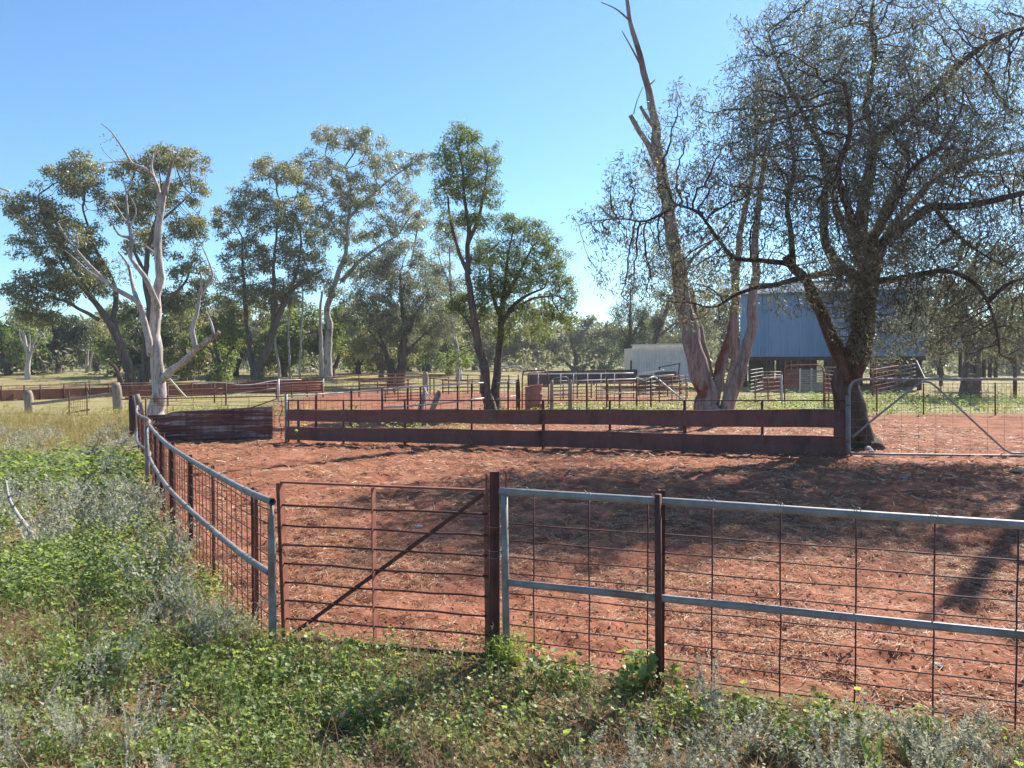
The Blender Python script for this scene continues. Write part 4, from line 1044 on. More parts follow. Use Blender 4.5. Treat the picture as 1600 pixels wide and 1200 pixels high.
# ------------------------------------------------------------------ yards and pens behind
def fence_line(name, label, posts, rails=(), wires=(), verts=0, group=None, cat='fence', pr=.03, pmat='rust_dark', wmat='rust', wr=.006, rr=.03):
    """posts: (px, top, bottom, d[, radius, material]); rails: ((px,py,d), ..., material[, radius]); wires joined into one fine part"""
    q0 = posts[0] if posts else rails[0][0]
    base = P(posts[0][0], posts[0][2], posts[0][3]) if posts else P(*rails[0][0])
    root = empty(name, base, label, cat, group)
    for p in posts:
        q = P(p[0], p[2] + 1, p[3]); q[2] = gz(q[0], q[1]) - .05
        pipe(root, q, P(p[0], p[1], p[3]), p[4] if len(p) > 4 else pr, M[p[5] if len(p) > 5 else pmat], 'post', 8)
    for r in rails:
        pts = [P(*q) for q in r if isinstance(q, tuple)]
        mt = [q for q in r if isinstance(q, str)]; rad = [q for q in r if isinstance(q, float)]
        polypipe(root, pts, rad[0] if rad else rr, M[mt[0] if mt else 'rust'], 'rail', 8, .5)
    if wires or verts:
        m2 = MB()
        for k, (a, c_) in enumerate(wires):
            m2.tube(wobble(P(*a), P(*c_), 8, .008, 600 + k), wr * max(1, a[2] / 26), 4, False)
        if verts and wires:
            (a0, b0), (a1, b1) = wires[0], wires[-1]
            for k in range(verts):
                t = (k + .5) / verts; L = lambda u, w: tuple(np.array(u) + (np.array(w) - np.array(u)) * t)
                m2.tube([P(*L(a0, b0)), P(*L(a1, b1))], wr * .9 * max(1, a0[2] / 26), 4, False)
        tag(m2.build('wire_mesh', M[wmat], root), kind='stuff')
    return adopt(root)
def sheet(parent, tl, tr_, bl, br, mat, name='sheet', n=2, thick=.03, ripple=0.0, waves=20):
    """upright steel sheet between four corners (px, py, d)"""
    tl, tr_, bl, br = P(*tl), P(*tr_), P(*bl), P(*br)
    nu = max(n, waves * 6 if ripple else n); t = np.linspace(0, 1, nu)[:, None]
    top, bot = tl + (tr_ - tl) * t, bl + (br - bl) * t
    if ripple: top[:, 1] += ripple * np.sin(t[:, 0] * waves * 6.283); bot[:, 1] += ripple * np.sin(t[:, 0] * waves * 6.283)
    V = np.vstack([bot, top, bot + (0, thick, 0), top + (0, thick, 0)]); i = np.arange(nu - 1)
    Q = np.vstack([np.stack([i, i + 1, nu + i + 1, nu + i], 1), np.stack([2 * nu + i + 1, 2 * nu + i, 3 * nu + i, 3 * nu + i + 1], 1), np.stack([nu + i, nu + i + 1, 3 * nu + i + 1, 3 * nu + i], 1), np.stack([i + 1, i, 2 * nu + i, 2 * nu + i + 1], 1),
                   [(0, nu, 3 * nu, 2 * nu), (nu - 1, 3 * nu - 1, 4 * nu - 1, 2 * nu - 1)]])
    m2 = MB(); m2.add(V, Q); return m2.build(name, M[mat], parent)
def lerp3(a, b, t): return tuple(np.array(a) + (np.array(b) - np.array(a)) * t)

# sheet-lined race running across the far side of the pens
r1 = empty('sheet_fence', P(0, 629, 34), 'long brown steel sheet fence with pipe rail behind the log rail', 'fence')
for t0, t1 in ((0, .33), (.33, .66), (.66, 1)):
    a, b_, c_, e = (-60, 611.5, 33), (240, 603, 40), (-60, 631, 33), (240, 619.5, 40)
    sheet(r1, lerp3(a, b_, t0 + .002), lerp3(a, b_, t1 - .002), lerp3(c_, e, t0 + .002), lerp3(c_, e, t1 - .002), 'sheet_rust')
polypipe(r1, [P(-60, 604.5, 33), P(240, 598, 40)], .02, M['rust'], 'rail', 8, .6)
polypipe(r1, [P(-60, 609.5, 32.95), P(240, 601.6, 39.95)], .014, M['rust_lit'], 'rail', 8, .6)
for x in (2, 38, 63, 100, 134, 140, 170, 205, 238):
    t = (x + 60) / 300; d = 33 + 7 * t - .1; pipe(r1, P(x, 631 - 11 * t, d), P(x, 603.5 - 7 * t, d), .035, M['rust_dark'], 'post', 6)
adopt(r1)
r2 = empty('sheet_fence', P(240, 616, 45), 'brown steel sheet fence passing behind the bare pale gum trunk', 'fence')
for t0, t1 in ((0, .34), (.34, .67), (.67, 1)):
    a, b_, c_, e = (240, 603, 40), (506, 592.5, 46), (240, 619.5, 40), (506, 612.5, 46)
    sheet(r2, lerp3(a, b_, t0 + .002), lerp3(a, b_, t1 - .002), lerp3(c_, e, t0 + .002), lerp3(c_, e, t1 - .002), 'sheet_rust')
polypipe(r2, [P(240, 599, 39.9), P(380, 596, 43), P(506, 589, 46)], .022, M['rust_lit'], 'rail', 8, .6)
for x in (262, 300, 335, 372, 415, 455, 480, 504):
    t = (x - 240) / 266; d = 40 + 6 * t - .1; pipe(r2, P(x, 620 - 7 * t, d), P(x, 599 - 9 * t, d), .04, M['rust_dark'], 'post', 6)
adopt(r2)
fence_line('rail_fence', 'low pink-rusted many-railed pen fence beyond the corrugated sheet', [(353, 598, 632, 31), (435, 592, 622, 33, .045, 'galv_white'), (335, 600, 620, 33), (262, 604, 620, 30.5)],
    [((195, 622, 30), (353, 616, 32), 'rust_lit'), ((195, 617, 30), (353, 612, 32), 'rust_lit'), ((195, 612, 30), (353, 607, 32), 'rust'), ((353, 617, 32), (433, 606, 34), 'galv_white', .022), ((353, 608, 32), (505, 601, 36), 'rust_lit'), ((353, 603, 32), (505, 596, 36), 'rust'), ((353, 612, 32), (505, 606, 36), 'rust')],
    [((195, 602, 31), (505, 592, 36)), ((195, 608, 31), (505, 597, 36)), ((195, 614, 31), (505, 602, 36)), ((195, 620, 31), (505, 607, 36)), ((195, 630, 31), (505, 615, 36))], 40)
# sagging poly pipe hung along it
m2 = MB(); m2.tube(crs(np.array([P(300, 597, 31.8), P(350, 598, 32), P(378, 601.5, 32), P(400, 600, 32.3), P(430, 594.5, 33), P(470, 593, 34)]), .3), .016, 6, True)
tag(m2.build('poly_pipe', M['galv_white'], None, True), 'pale plastic pipe sagging along the top of the pen rails', 'pipe')
m2 = MB(); m2.tube(crs(np.array([P(265, 592, 22.2), P(279, 608, 24), P(292, 622, 26)]), .3), .03, 6, True)
tag(m2.build('stay_pipe', M['galv_white'], None, True), 'white pipe stay leaning down beside the bare pale gum trunk', 'pipe')

# wire and timber gate oddments by the log rail
fence_line('hurdle', 'rusty wire hurdle leaning in dry grass under the log rail', [(108, 612, 648, 25), (136, 612, 646, 25.3)],
    [((104, 646, 25), (140, 640, 25.3), 'rust')], [((106, 618, 25), (138, 616, 25.3)), ((106, 624, 25), (138, 621, 25.3)), ((106, 630, 25), (138, 627, 25.3)), ((106, 637, 25), (138, 634, 25.3)), ((106, 644, 25), (138, 641, 25.3))], 9, pr=.02)

# middle fence with a pale rail, rising to the fork of the bushy tree
fence_line('pale_rail_fence', 'mesh fence with a bright pale top rail directly behind the board fence', [(494, 614, 664, 20.2), (549, 610, 660, 21), (597, 607, 656, 22), (637, 604, 654, 23), (657, 603, 652, 23.4), (715, 600, 648, 24.8), (737, 599.5, 646, 25.2)],
    [((449, 619, 19.3), (545, 613, 21), (640, 605, 23), (755, 598, 25.5), 'galv_white', .022), ((600, 637, 22), (690, 630, 24), (756, 622, 25.5), 'galv_white', .024)],
    [((452, 622, 19.3), (755, 602, 25.5)), ((452, 632, 19.3), (755, 610, 25.5)), ((452, 642, 19.3), (755, 618, 25.5)), ((452, 652, 19.3), (755, 626, 25.5)), ((452, 662, 19.3), (755, 634, 25.5)), ((452, 674, 19.3), (755, 644, 25.5))], 34, wr=.0042)
fence_line('mesh_fence', 'far rusty mesh fence crossing the pen below the twin-trunked tree', [(505, 592, 612, 38, .04, 'galv_white'), (561, 585, 617, 39), (605, 586, 612, 41), (617, 584, 612, 41), (672, 588, 610, 42), (678, 588, 612, 40.5), (701, 588, 610, 42), (731, 586, 608, 43), (750, 586, 606, 43)],
    [((500, 590, 38), (600, 585, 41), (750, 586, 43), 'rust'), ((560, 592, 39), (650, 590, 41), (760, 598, 43), 'rust_lit')],
    [((505, 593, 38), (760, 589, 43)), ((505, 598, 38), (760, 594, 43)), ((505, 603, 38), (760, 599, 43)), ((505, 609, 38), (760, 604, 43))], 30, wr=.007)
fence_line('prop_frame', 'small white pipe frame propped among the leaning struts', [(665, 605, 632, 26.5, .022, 'galv_white'), (718, 578, 600, 34, .02, 'galv_white')],
    [((662, 604, 26.5), (674, 628, 26.2), 'galv_white', .016), ((665, 612, 26.5), (690, 633, 27.5), 'galv_old', .014)], cat='frame')

# drum and the arch gate
dr = empty('oil_drum', P(834, 650, 25.2) * (1, 1, 0), 'rust-red steel drum standing in front of the arched race gate', 'drum')
dc = P(834, 650, 25.2); dc[2] = 0; prof = [(0, 0), (.28, 0), (.29, .02), (.285, .05), (.285, .27), (.298, .285), (.298, .3), (.285, .315), (.285, .57), (.298, .585), (.298, .6), (.285, .615), (.285, .85), (.297, .87), (.297, .89), (.28, .885), (.275, .84), (.0, .84)]
th = np.arange(24) * 2 * math.pi / 24; V = []
for r, z in prof:
    for t in th:
        de = 1 - .07 * math.exp(-((t - 4.4) ** 2) * 2) * smooth(.5, .85, z); V.append((dc[0] + math.cos(t) * r * de, dc[1] + math.sin(t) * r * de, z + .1 + .045 * math.cos(t) * (z > .8)))
i = np.arange(len(prof) - 1)[:, None] * 24; j = np.arange(24)[None]; k = (j + 1) % 24
m2 = MB(); m2.add(V, np.stack([i + j, i + k, i + 24 + k, i + 24 + j], -1).reshape(-1, 4)); m2.build('shell', M['drum'], dr, True)
for x, y in ((-.2, -.1), (.2, -.1), (0, .22)):
    m2 = MB(); m2.box((dc[0] + x, dc[1] + y, .05), np.eye(3), (.06, .06, .055)); m2.build('support_block', M['wood_dark'], dr)
adopt(dr)
ag = empty('arch_gate', P(816, 640, 27) * (1, 1, 0), 'rusty arched pipe gate frame behind the drum', 'gate')
polypipe(ag, [P(816, 641, 27), P(816, 600, 27), P(817, 583, 27), P(820, 580, 27), P(840, 578.5, 27), P(850, 578.5, 27), P(855, 583, 27), P(857, 592, 27), P(857, 641, 27)], .026, M['rust'], 'frame', 8, .2)
for y in (586, 602, 609, 620, 632): pipe(ag, P(817, y, 27), P(857, y, 27), .01, M['rust'], 'rail', 6)
for x in (827, 838, 846): pipe(ag, P(x, 580, 27.03), P(x, 640, 27.03), .009, M['rust'], 'bar', 6)
adopt(ag)
tag(polypipe(None, [P(784, 582, 40), P(785, 576, 40), P(789, 573, 40), P(813, 572.5, 40), P(816, 575, 40), P(816, 583, 40)], .035, M['galv_white'], 'pipe_hoop', 8, .3), 'pale bent pipe hoop standing past the rusty drum', 'hoop')

# posts and short gate between them
timber_post('yard_post', 'dark split timber post beside the rusty drum', P(809, 648, 25.6) * (1, 1, 0), P(809, 593, 25.6), .075, M['wood_dark'])
timber_post('yard_post', 'grey timber gatepost nearer the drum of a grey pair', P(862, 650, 25) * (1, 1, 0), P(862, 593.5, 25), .06, M['wood'])
timber_post('yard_post', 'grey timber gatepost farther from the drum of a grey pair', P(891, 648, 25.6) * (1, 1, 0), P(891, 593, 25.6), .065, M['wood'])
sgt = empty('bow_gate', P(864, 640, 25.2) * (1, 1, 0), 'little galvanised bow-top gate between the two grey timber posts', 'gate')
polypipe(sgt, [P(864, 641, 25.2), P(864, 596, 25.2), P(866, 591, 25.2), P(885, 589, 25.3), P(888, 592, 25.4), P(888.5, 641, 25.4)], .016, M['galv_old'], 'frame', 8, .15)
for y in (595.5, 601, 609, 617.5, 626, 634): pipe(sgt, P(865, y, 25.2), P(888, y - .4, 25.4), .014 if y in (595.5, 617.5) else .007, M['galv_old'], 'rail', 6)
adopt(sgt)
fence_line('mesh_fence', 'rusty mesh fence left of the drum joining the forked tree', [(794, 595, 650, 24.6, .03), ],
    [((778, 598, 24.4), (808, 596, 25.4), 'galv_white', .018), ((778, 623, 24.4), (806, 618, 25.4), 'galv_white', .02)], [((778, 600, 24.4), (860, 600, 25.2)), ((778, 612, 24.4), (860, 612, 25.2)), ((778, 624, 24.4), (860, 624, 25.2)), ((778, 636, 24.4), (860, 636, 25.2))], 12)
fence_line('scalloped_fence', 'mesh fence with a pale wire-bound top rail over green weeds', [(917, 594, 650, 25.5), (948, 592.5, 648, 26), (995, 591, 646, 26.5), (1017, 590, 648, 26.2), (968, 598, 640, 27)],
    [((893, 595, 25.4), (995, 592, 26.6), 'galv_white', .018), ((930, 616, 26), (995, 613, 26.6), 'galv_white', .016)],
    [((893, 598, 25.4), (1060, 595, 26.8)), ((893, 606, 25.4), (1060, 604, 26.8)), ((893, 614, 25.4), (1060, 612, 26.8)), ((893, 623, 25.4), (1060, 621, 26.8)), ((893, 632, 25.4), (1060, 630, 26.8)), ((893, 640, 25.4), (1060, 638, 26.8))], 26)
fence_line('back_rail_fence', 'thin pale rail on uprights in front of the dark sheet wall', [(841, 584, 604, 36), (876, 584, 608, 36), (896, 584, 606, 36), (918, 583, 606, 36), (939, 583, 604, 36), (960, 583, 604, 36)],
    [((818, 584.5, 36), (990, 583, 37), 'galv_white', .03)], pr=.025, pmat='galv_white')
dw = empty('sheet_wall', P(855, 596, 44), 'long low dark steel sheet wall across the back of the pens', 'wall')
for x0, x1 in ((855, 900), (900.4, 946), (946.4, 996)):
    sheet(dw, (x0, 579.5 - (x0 - 855) * .017, 46), (x1, 579.5 - (x1 - 855) * .017, 46), (x0, 600, 46), (x1, 599, 46), 'dark_sheet')
for x in (880, 904, 925, 928, 949): pipe(dw, P(x, 602, 46.2), P(x, 575.5, 46.2), .04, M['rust_dark'], 'post', 6)
adopt(dw)
dw2 = empty('sheet_wall', P(826, 602, 42), 'short dark rusted sheet panel directly behind the arched race gate', 'wall')
sheet(dw2, (824, 583, 42), (856, 581, 42), (824, 605, 42), (856, 605, 42), 'dark_sheet'); adopt(dw2)

# piled panels and ramp rails beside the dead gum
def rail_panel(name, label, x0, x1, tops, bots, d0, d1, n, mat='rust_lit', posts=(), r=.02, group=None):
    root = empty(name, P(x0, bots[0], d0), label, 'panel', group)
    for k in range(n):
        t = k / (n - 1); polypipe(root, [P(x0, tops[0] + (bots[0] - tops[0]) * t, d0), P(x1, tops[1] + (bots[1] - tops[1]) * t, d1)], r, M[mat], 'rail', 6, .6)
    for q in posts:
        t = (q - x0) / (x1 - x0); d = d0 + (d1 - d0) * t
        pipe(root, P(q, bots[0] + (bots[1] - bots[0]) * t + 3, d - .03), P(q, tops[0] + (tops[1] - tops[0]) * t - 1.5, d - .03), r * 1.3, M['rust'], 'post', 6)
    return adopt(root)
G_PAN = 'railed steel pen panels'
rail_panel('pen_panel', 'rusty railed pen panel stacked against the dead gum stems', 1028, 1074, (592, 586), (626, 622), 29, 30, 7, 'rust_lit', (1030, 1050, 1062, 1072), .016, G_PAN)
rail_panel('pen_panel', 'pale bent pen panel lying crooked at the end of the mesh fence', 994, 1024, (592, 590), (616, 612), 30, 30.5, 5, 'galv_old', (995, 1009), .016, G_PAN)
rail_panel('pen_panel', 'rusty pen panel seen between the dead gum stems', 1128, 1150, (582, 580), (610, 610), 33, 33.5, 6, 'rust', (1131, 1146), .018, G_PAN)
rail_panel('pen_panel', 'sunlit pen panel just beyond the dead gum, under the shed', 1172, 1192, (578.5, 575.5), (612, 607), 33, 37, 7, 'galv_old', (1182, 1191), .018, G_PAN)
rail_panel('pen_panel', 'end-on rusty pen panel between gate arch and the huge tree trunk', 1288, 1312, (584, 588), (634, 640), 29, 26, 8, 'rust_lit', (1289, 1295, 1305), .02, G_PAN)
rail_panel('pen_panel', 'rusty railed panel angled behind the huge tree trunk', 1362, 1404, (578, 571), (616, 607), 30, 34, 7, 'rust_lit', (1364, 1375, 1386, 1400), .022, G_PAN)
rail_panel('pen_panel', 'topmost pale rail panel reaching toward the leaning plank', 1404, 1430, (572.5, 568.5), (598, 592), 34, 36, 5, 'galv_old', (1407, 1424), .02, G_PAN)
rail_panel('pen_panel', 'high rail panel under the shed floor near its far corner', 1365, 1397, (561, 561), (578, 578), 44, 44, 4, 'galv_old', (1366, 1391, 1396), .025, G_PAN)
rail_panel('pen_panel', 'long rusty railed panel behind the scalloped mesh fence', 930, 992, (598, 597), (622, 620), 31, 32, 5, 'rust_lit', (932, 950, 970, 990), .02, G_PAN)
rail_panel('pen_panel', 'rusty railed panel between drum and dark sheet wall', 860, 926, (600, 598), (622, 619), 33, 34, 5, 'rust', (862, 880, 902, 924), .022, G_PAN)
rail_panel('pen_panel', 'rusty railed panel joining the pale gatepost to the dead gum', 1178, 1222, (592, 590), (628, 622), 31, 32, 6, 'rust', (1180, 1200, 1220), .02, G_PAN)
rail_panel('pen_panel', 'rusty railed panel under the shed between arched gate and trunk', 1288, 1330, (574, 574), (604, 604), 40, 40, 6, 'rust_lit', (1290, 1308, 1328), .028, G_PAN)
rail_panel('pen_panel', 'far railed panel below the twin-trunked tree', 560, 640, (596, 594), (612, 609), 44, 45, 4, 'rust', (562, 590, 615, 638), .03, G_PAN)
rail_panel('pen_panel', 'far railed panel between leaning struts and forked tree', 690, 760, (594, 593), (612, 610), 39, 40, 4, 'rust', (692, 715, 738, 758), .028, G_PAN)
rail_panel('pen_panel', 'weathered pale panel behind the drum and arched gate', 778, 812, (588, 587), (606, 604), 38, 38.5, 4, 'galv_old', (780, 795, 810), .028, G_PAN)
rail_panel('pen_panel', 'rusty panel crossing behind the white prop frame', 600, 664, (606, 603), (626, 622), 31, 32, 5, 'rust', (602, 622, 642, 662), .02, G_PAN)
rail_panel('pen_panel', 'rusty panel close behind the pale sagging pipe', 430, 506, (603, 600), (620, 616), 35, 36, 5, 'rust_lit', (432, 456, 480, 504), .024, G_PAN)
rail_panel('pen_panel', 'dark rusted panel in front of the pale tin hut', 996, 1066, (596, 595), (616, 615), 34, 34, 5, 'rust_dark', (998, 1020, 1043, 1064), .024, G_PAN)
rail_panel('pen_panel', 'weathered panel between dead gum and pale pipe gatepost', 1190, 1222, (581, 581), (600, 600), 42, 42, 5, 'galv_old', (1192, 1208, 1221), .026, G_PAN)
rail_panel('pen_panel', 'low railed race side below the pale tin hut', 1066, 1076, (600, 598), (622, 620), 31, 31, 4, 'galv_white', (1074,), .018, G_PAN)
m2 = MB()
for a, b_ in (((996, 586, 31), (1037, 578.5, 30)), ((1022, 588, 30), (1053, 586, 29.6)), ((1023, 588, 30), (1068, 626, 28)), ((994, 590, 30), (1006, 594, 29.5)), ((1006, 594, 29.5), (1022, 588.5, 29.6))):
    m2.tube([P(*a), P(*b_)], .035, 7, True)
tag(m2.build('ramp_frame', M['galv_white'], None, True), 'pale crooked pipe ramp frame beside the stacked panels', 'frame')
m2 = MB(); bar(m2, P(1432, 566, 33), P(1445, 594, 31), .02, .2); tag(m2.build('leaning_plank', M['dark_sheet']), 'dark plank leaning upright beyond the galvanised gate', 'plank')

# arched gate with louvred panel beneath the shed
lg = empty('arch_gate', P(1222, 630, 29) * (1, 1, 0), 'tall rusty arched gate in front of the shed undercroft', 'gate')
polypipe(lg, [P(1226, 640, 29), P(1226, 580, 29), P(1227, 574, 29), P(1232, 571.5, 29), P(1272, 570, 29), P(1280, 571, 29), P(1285, 575, 29), P(1287, 582, 29), P(1287, 640, 29)], .028, M['rust'], 'frame', 8, .2)
m2 = MB()
for k in range(7): m2.tube(wobble(P(1226, 584 + k * 9, 29.02), P(1287, 584 + k * 9, 29.02), 6, .006, 700 + k), .005, 4, False)
tag(m2.build('wire_mesh', M['galv_old'], lg), kind='stuff'); adopt(lg)
tag(pipe(None, P(1222, 645, 28.5), P(1221, 586, 28.5), .035, M['galv_white'], 'gate_post', 8), 'pale pipe post standing beside the tall arched gate', 'gatepost')
tag(pipe(None, P(1193, 590, 37), P(1222, 589, 30), .02, M['galv_white'], 'pale_rail', 6), 'short pale rail joining sunlit panel to pipe gatepost', 'rail')
lv = empty('louvre_panel', P(1268, 612, 34), 'galvanised slatted draft-gate panel under the shed', 'panel')
for k in range(12):
    y = 578.5 + k * 2.7; m2 = MB(); bar(m2, P(1251, y, 34), P(1287, y + .5, 34), .02, .055); m2.build('slat', M['galv'], lv)
for x in (1250, 1268, 1287): pipe(lv, P(x, 612, 34.05), P(x, 576, 34.05), .03, M['galv_white'], 'post', 6)
adopt(lv)
sp = empty('sheet_wall', P(1200, 610, 38), 'small red-brown sheet panel across the race under the shed', 'wall')
sheet(sp, (1194, 592, 38), (1222, 592, 38), (1194, 609, 38), (1222, 609, 38), 'sheet_rust')
sheet(sp, (1228, 577, 38.2), (1248, 577, 38.2), (1228, 606, 38.2), (1248, 606, 38.2), 'sheet_rust'); adopt(sp)
m2 = MB(); c_ = P(1131, 621, 23.4); th = np.linspace(0, math.pi, 7)
V = [c_ + (math.sin(t) * math.cos(p) * .07, math.sin(t) * math.sin(p) * .07, math.cos(t) * .06) for t in th for p in np.arange(10) * .6283]
i = np.arange(6)[:, None] * 10; j = np.arange(10)[None]; k = (j + 1) % 10
m2.add(V, np.stack([i + j, i + 10 + j, i + 10 + k, i + k], -1).reshape(-1, 4)); tag(m2.build('white_float', M['white_wall'], None, True), 'round white float lodged in the fork of the dead gum', 'float')

# fence beyond the galvanised gate
fence_line('mesh_fence', 'mesh fence on dark pickets beyond the galvanised gate', [(1370, 603, 649, 25.6), (1443, 599, 648, 25.6), (1555, 598, 650, 25.2), (1640, 598, 650, 25)],
    [], [((1352, 600, 25.7), (1660, 598, 25)), ((1352, 608, 25.7), (1660, 606, 25)), ((1352, 616, 25.7), (1660, 614, 25)), ((1352, 623, 25.7), (1660, 621, 25)), ((1352, 630, 25.7), (1660, 629, 25)), ((1352, 637, 25.7), (1660, 637, 25)), ((1352, 645, 25.7), (1660, 646, 25))], 44, pr=.024, wr=.0045, wmat='rust_dark')
fence_line('wire_fence', 'plain wire fence on a timber post behind the stout grey trunk', [(1586, 562, 614, 37, .09, 'rust_dark'), (1470, 585, 612, 40)],
    [], [((1440, 596, 40), (1640, 592, 36)), ((1440, 601, 40), (1640, 598, 36)), ((1440, 606, 40), (1640, 604, 36)), ((1440, 610, 40), (1640, 609, 36))], 0)

# ------------------------------------------------------------------ shearing shed on stumps
m, nt, b = newmat('sky_tinted_corrugated_wall')
v = coords(nt, (.9, .9, .05)); nA = noise(nt, v, 1.1, 3, .5)
c = ramp(nt, nA, [(.4, (.12, .235, .38)), (.6, (.165, .29, .44))])  # blue of the sky reflected in galvanised iron, put into the wall colour
nt.links.new(c, b.inputs['Base Color']); b.inputs['Roughness'].default_value = .5; b.inputs['Metallic'].default_value = .25
M['shed_wall'] = m
M['shed_roof'] = simple('weathered_shed_roof', (.11, .16, .21), (.17, .225, .28), 1, .95, 0, bmp=0, spec=.05)
sh = empty('shearing_shed', P(1156, 600, 52), 'corrugated shearing shed coloured with reflected sky, raised on stumps behind the trees', 'shed')
CA, CB = P(1156, 557.5, 52), P(1447, 557.5, 47.6)      # front wall corners at floor level
CB[2] = CA[2]
sx_ = (CB - CA) / np.linalg.norm(CB - CA); sn_ = np.array((-sx_[1], sx_[0], 0)); SL = np.linalg.norm(CB - CA)
zt = P(1156, 459, 52)[2] - CA[2]; ridge = zt + 1.1; DEEP = 11.0
def SH(u, v, z): return CA + sx_ * u + sn_ * v + np.array((0, 0, z))
nsh = 6
for k in range(nsh):                                   # wall sheets, each its own piece
    u0, u1 = SL * k / nsh, SL * (k + 1) / nsh - .012; nu = 66; t = np.linspace(0, 1, nu); rip = .018 * np.sin(t * 11 * 6.283)
    bot = np.array([SH(u0 + (u1 - u0) * a, r_, 0) for a, r_ in zip(t, rip)]); top = bot + (0, 0, zt)
    V = np.vstack([bot, top, bot + sn_ * .03, top + sn_ * .03]); i = np.arange(nu - 1)
    Q = np.vstack([np.stack([i, i + 1, nu + i + 1, nu + i], 1), np.stack([2 * nu + i + 1, 2 * nu + i, 3 * nu + i, 3 * nu + i + 1], 1)])
    m2 = MB(); m2.add(V, Q); m2.build('wall_sheet', M['shed_wall'], sh)
def quadpart(pts, mat, name, th=.04):
    pts = np.array(pts, float); n_ = np.cross(pts[1] - pts[0], pts[3] - pts[0]); n_ /= np.linalg.norm(n_)
    m2 = MB(); m2.add(np.vstack([pts, pts - n_ * th]), [(0, 1, 2, 3), (7, 6, 5, 4), (0, 4, 5, 1), (1, 5, 6, 2), (2, 6, 7, 3), (3, 7, 4, 0)]); return m2.build(name, M[mat], sh)
rf = quadpart([SH(-.3, -.35, zt - .05), SH(SL + .3, -.35, zt - .05), SH(SL + .3, DEEP / 2, ridge), SH(-.3, DEEP / 2, ridge)], 'shed_roof', 'roof')
quadpart([SH(SL + .3, DEEP + .35, zt - .05), SH(-.3, DEEP + .35, zt - .05), SH(-.3, DEEP / 2, ridge), SH(SL + .3, DEEP / 2, ridge)], 'shed_roof', 'roof')
m3 = MB(); m3.tube([SH(-.3, DEEP / 2, ridge + .03), SH(SL + .3, DEEP / 2, ridge + .03)], .09, 8, True); m3.build('ridge_cap', M['shed_roof'], rf, True)
for u in (.06, SL - .06):
    m2 = MB(); m2.add([SH(u, .06, 0), SH(u, DEEP, 0), SH(u, DEEP, zt - .1), SH(u, DEEP / 2, ridge - .1), SH(u, .06, zt - .1)], None, [(0, 1, 2), (0, 2, 3), (0, 3, 4)]); m2.build('end_wall', M['shed_wall'], sh)
m2 = MB(); bar(m2, SH(SL + .05, .05, -.05), SH(SL + .05, .05, zt), .1, .1, up=(0, 1, 0)); m2.build('sunlit_corner_flashing', M['white_wall'], sh)  # white colour stands for sunlight on this corner
quadpart([SH(0, DEEP, 0), SH(SL, DEEP, 0), SH(SL, DEEP, zt), SH(0, DEEP, zt)], 'shed_wall', 'rear_wall')
quadpart([SH(.05, .1, .05), SH(SL - .05, .1, .05), SH(SL - .05, DEEP - .1, .05), SH(.05, DEEP - .1, .05)], 'wood_dark', 'floor', .25)
for i in range(7):
    for j in range(3):
        q = SH(.3 + (SL - .6) * i / 6, .5 + 5 * j, 0); m2 = MB(); m2.tube([(q[0], q[1], gz(q[0], q[1]) - .1), (q[0], q[1], CA[2] - .16)], .14, 8, True); m2.build('stump', M['wood_dark'], sh, True)
m2 = MB(); bar(m2, SH(0, .3, -.12), SH(SL, .3, -.12), .15, .24); m2.build('bearer', M['wood_dark'], sh)
for i in range(26):                                    # dark boards added to stand for the shade in the undercroft
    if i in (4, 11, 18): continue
    q = SH(SL * (i + .5) / 26, 5.2, 0); m2 = MB(); bar(m2, (q[0], q[1], 0), (q[0], q[1], CA[2] - .2), .05, SL / 26 - .015, up=sx_); m2.build('shade_board', M['wood_dark'], sh)
adopt(sh)

# pale tin hut
ht = empty('tin_hut', P(987, 596, 50), 'small pale tin hut showing between the she-oak and the dead gum', 'hut')
for k in range(3):
    sheet(ht, (988 + k * 37, 541 - 3 * min(1, k), 50), (1025 + k * 37 - .3, 538 - .4 * k, 50), (988 + k * 37, 598, 50), (1025 + k * 37 - .3, 598, 50), 'white_wall', 'wall_sheet', ripple=.012, waves=9)
a, c_ = P(986, 539.5, 49.8), P(1100, 537, 49.8)
m2 = MB(); bar(m2, a, c_, .12, .1); m2.build('barge_board', M['white_wall'], ht)
q0, q1 = P(989, 598, 50.1), P(1098, 598, 50.1); zt2 = P(989, 541, 50.1)[2]
m2 = MB(); m2.box(((q0[0] + q1[0]) / 2, 52.2, (q0[2] + zt2) / 2 - .05), np.eye(3), ((q1[0] - q0[0]) / 2 - .02, 2.0, (zt2 - q0[2]) / 2 - .06)); m2.build('body', M['white_wall'], ht)
pipe(ht, P(986, 600, 49.7), P(986, 563, 49.7), .06, M['wood_dark'], 'post', 8)
adopt(ht)
m2 = MB(); bar(m2, P(1012, 600, 45), P(1012, 586, 45), .3, 1.0); bar(m2, P(1040, 600, 45), P(1040, 580, 45), .4, 1.2); bar(m2, P(1030, 574, 45), P(1062, 568, 45), .05, .06); bar(m2, P(1058, 600, 45), P(1062, 567, 45), .06, .08); bar(m2, P(1032, 600, 45), P(1030, 573, 45), .06, .08)
tag(m2.build('machinery_frame', M['dark_sheet']), 'dark old machinery standing in front of the pale tin hut', 'machine')

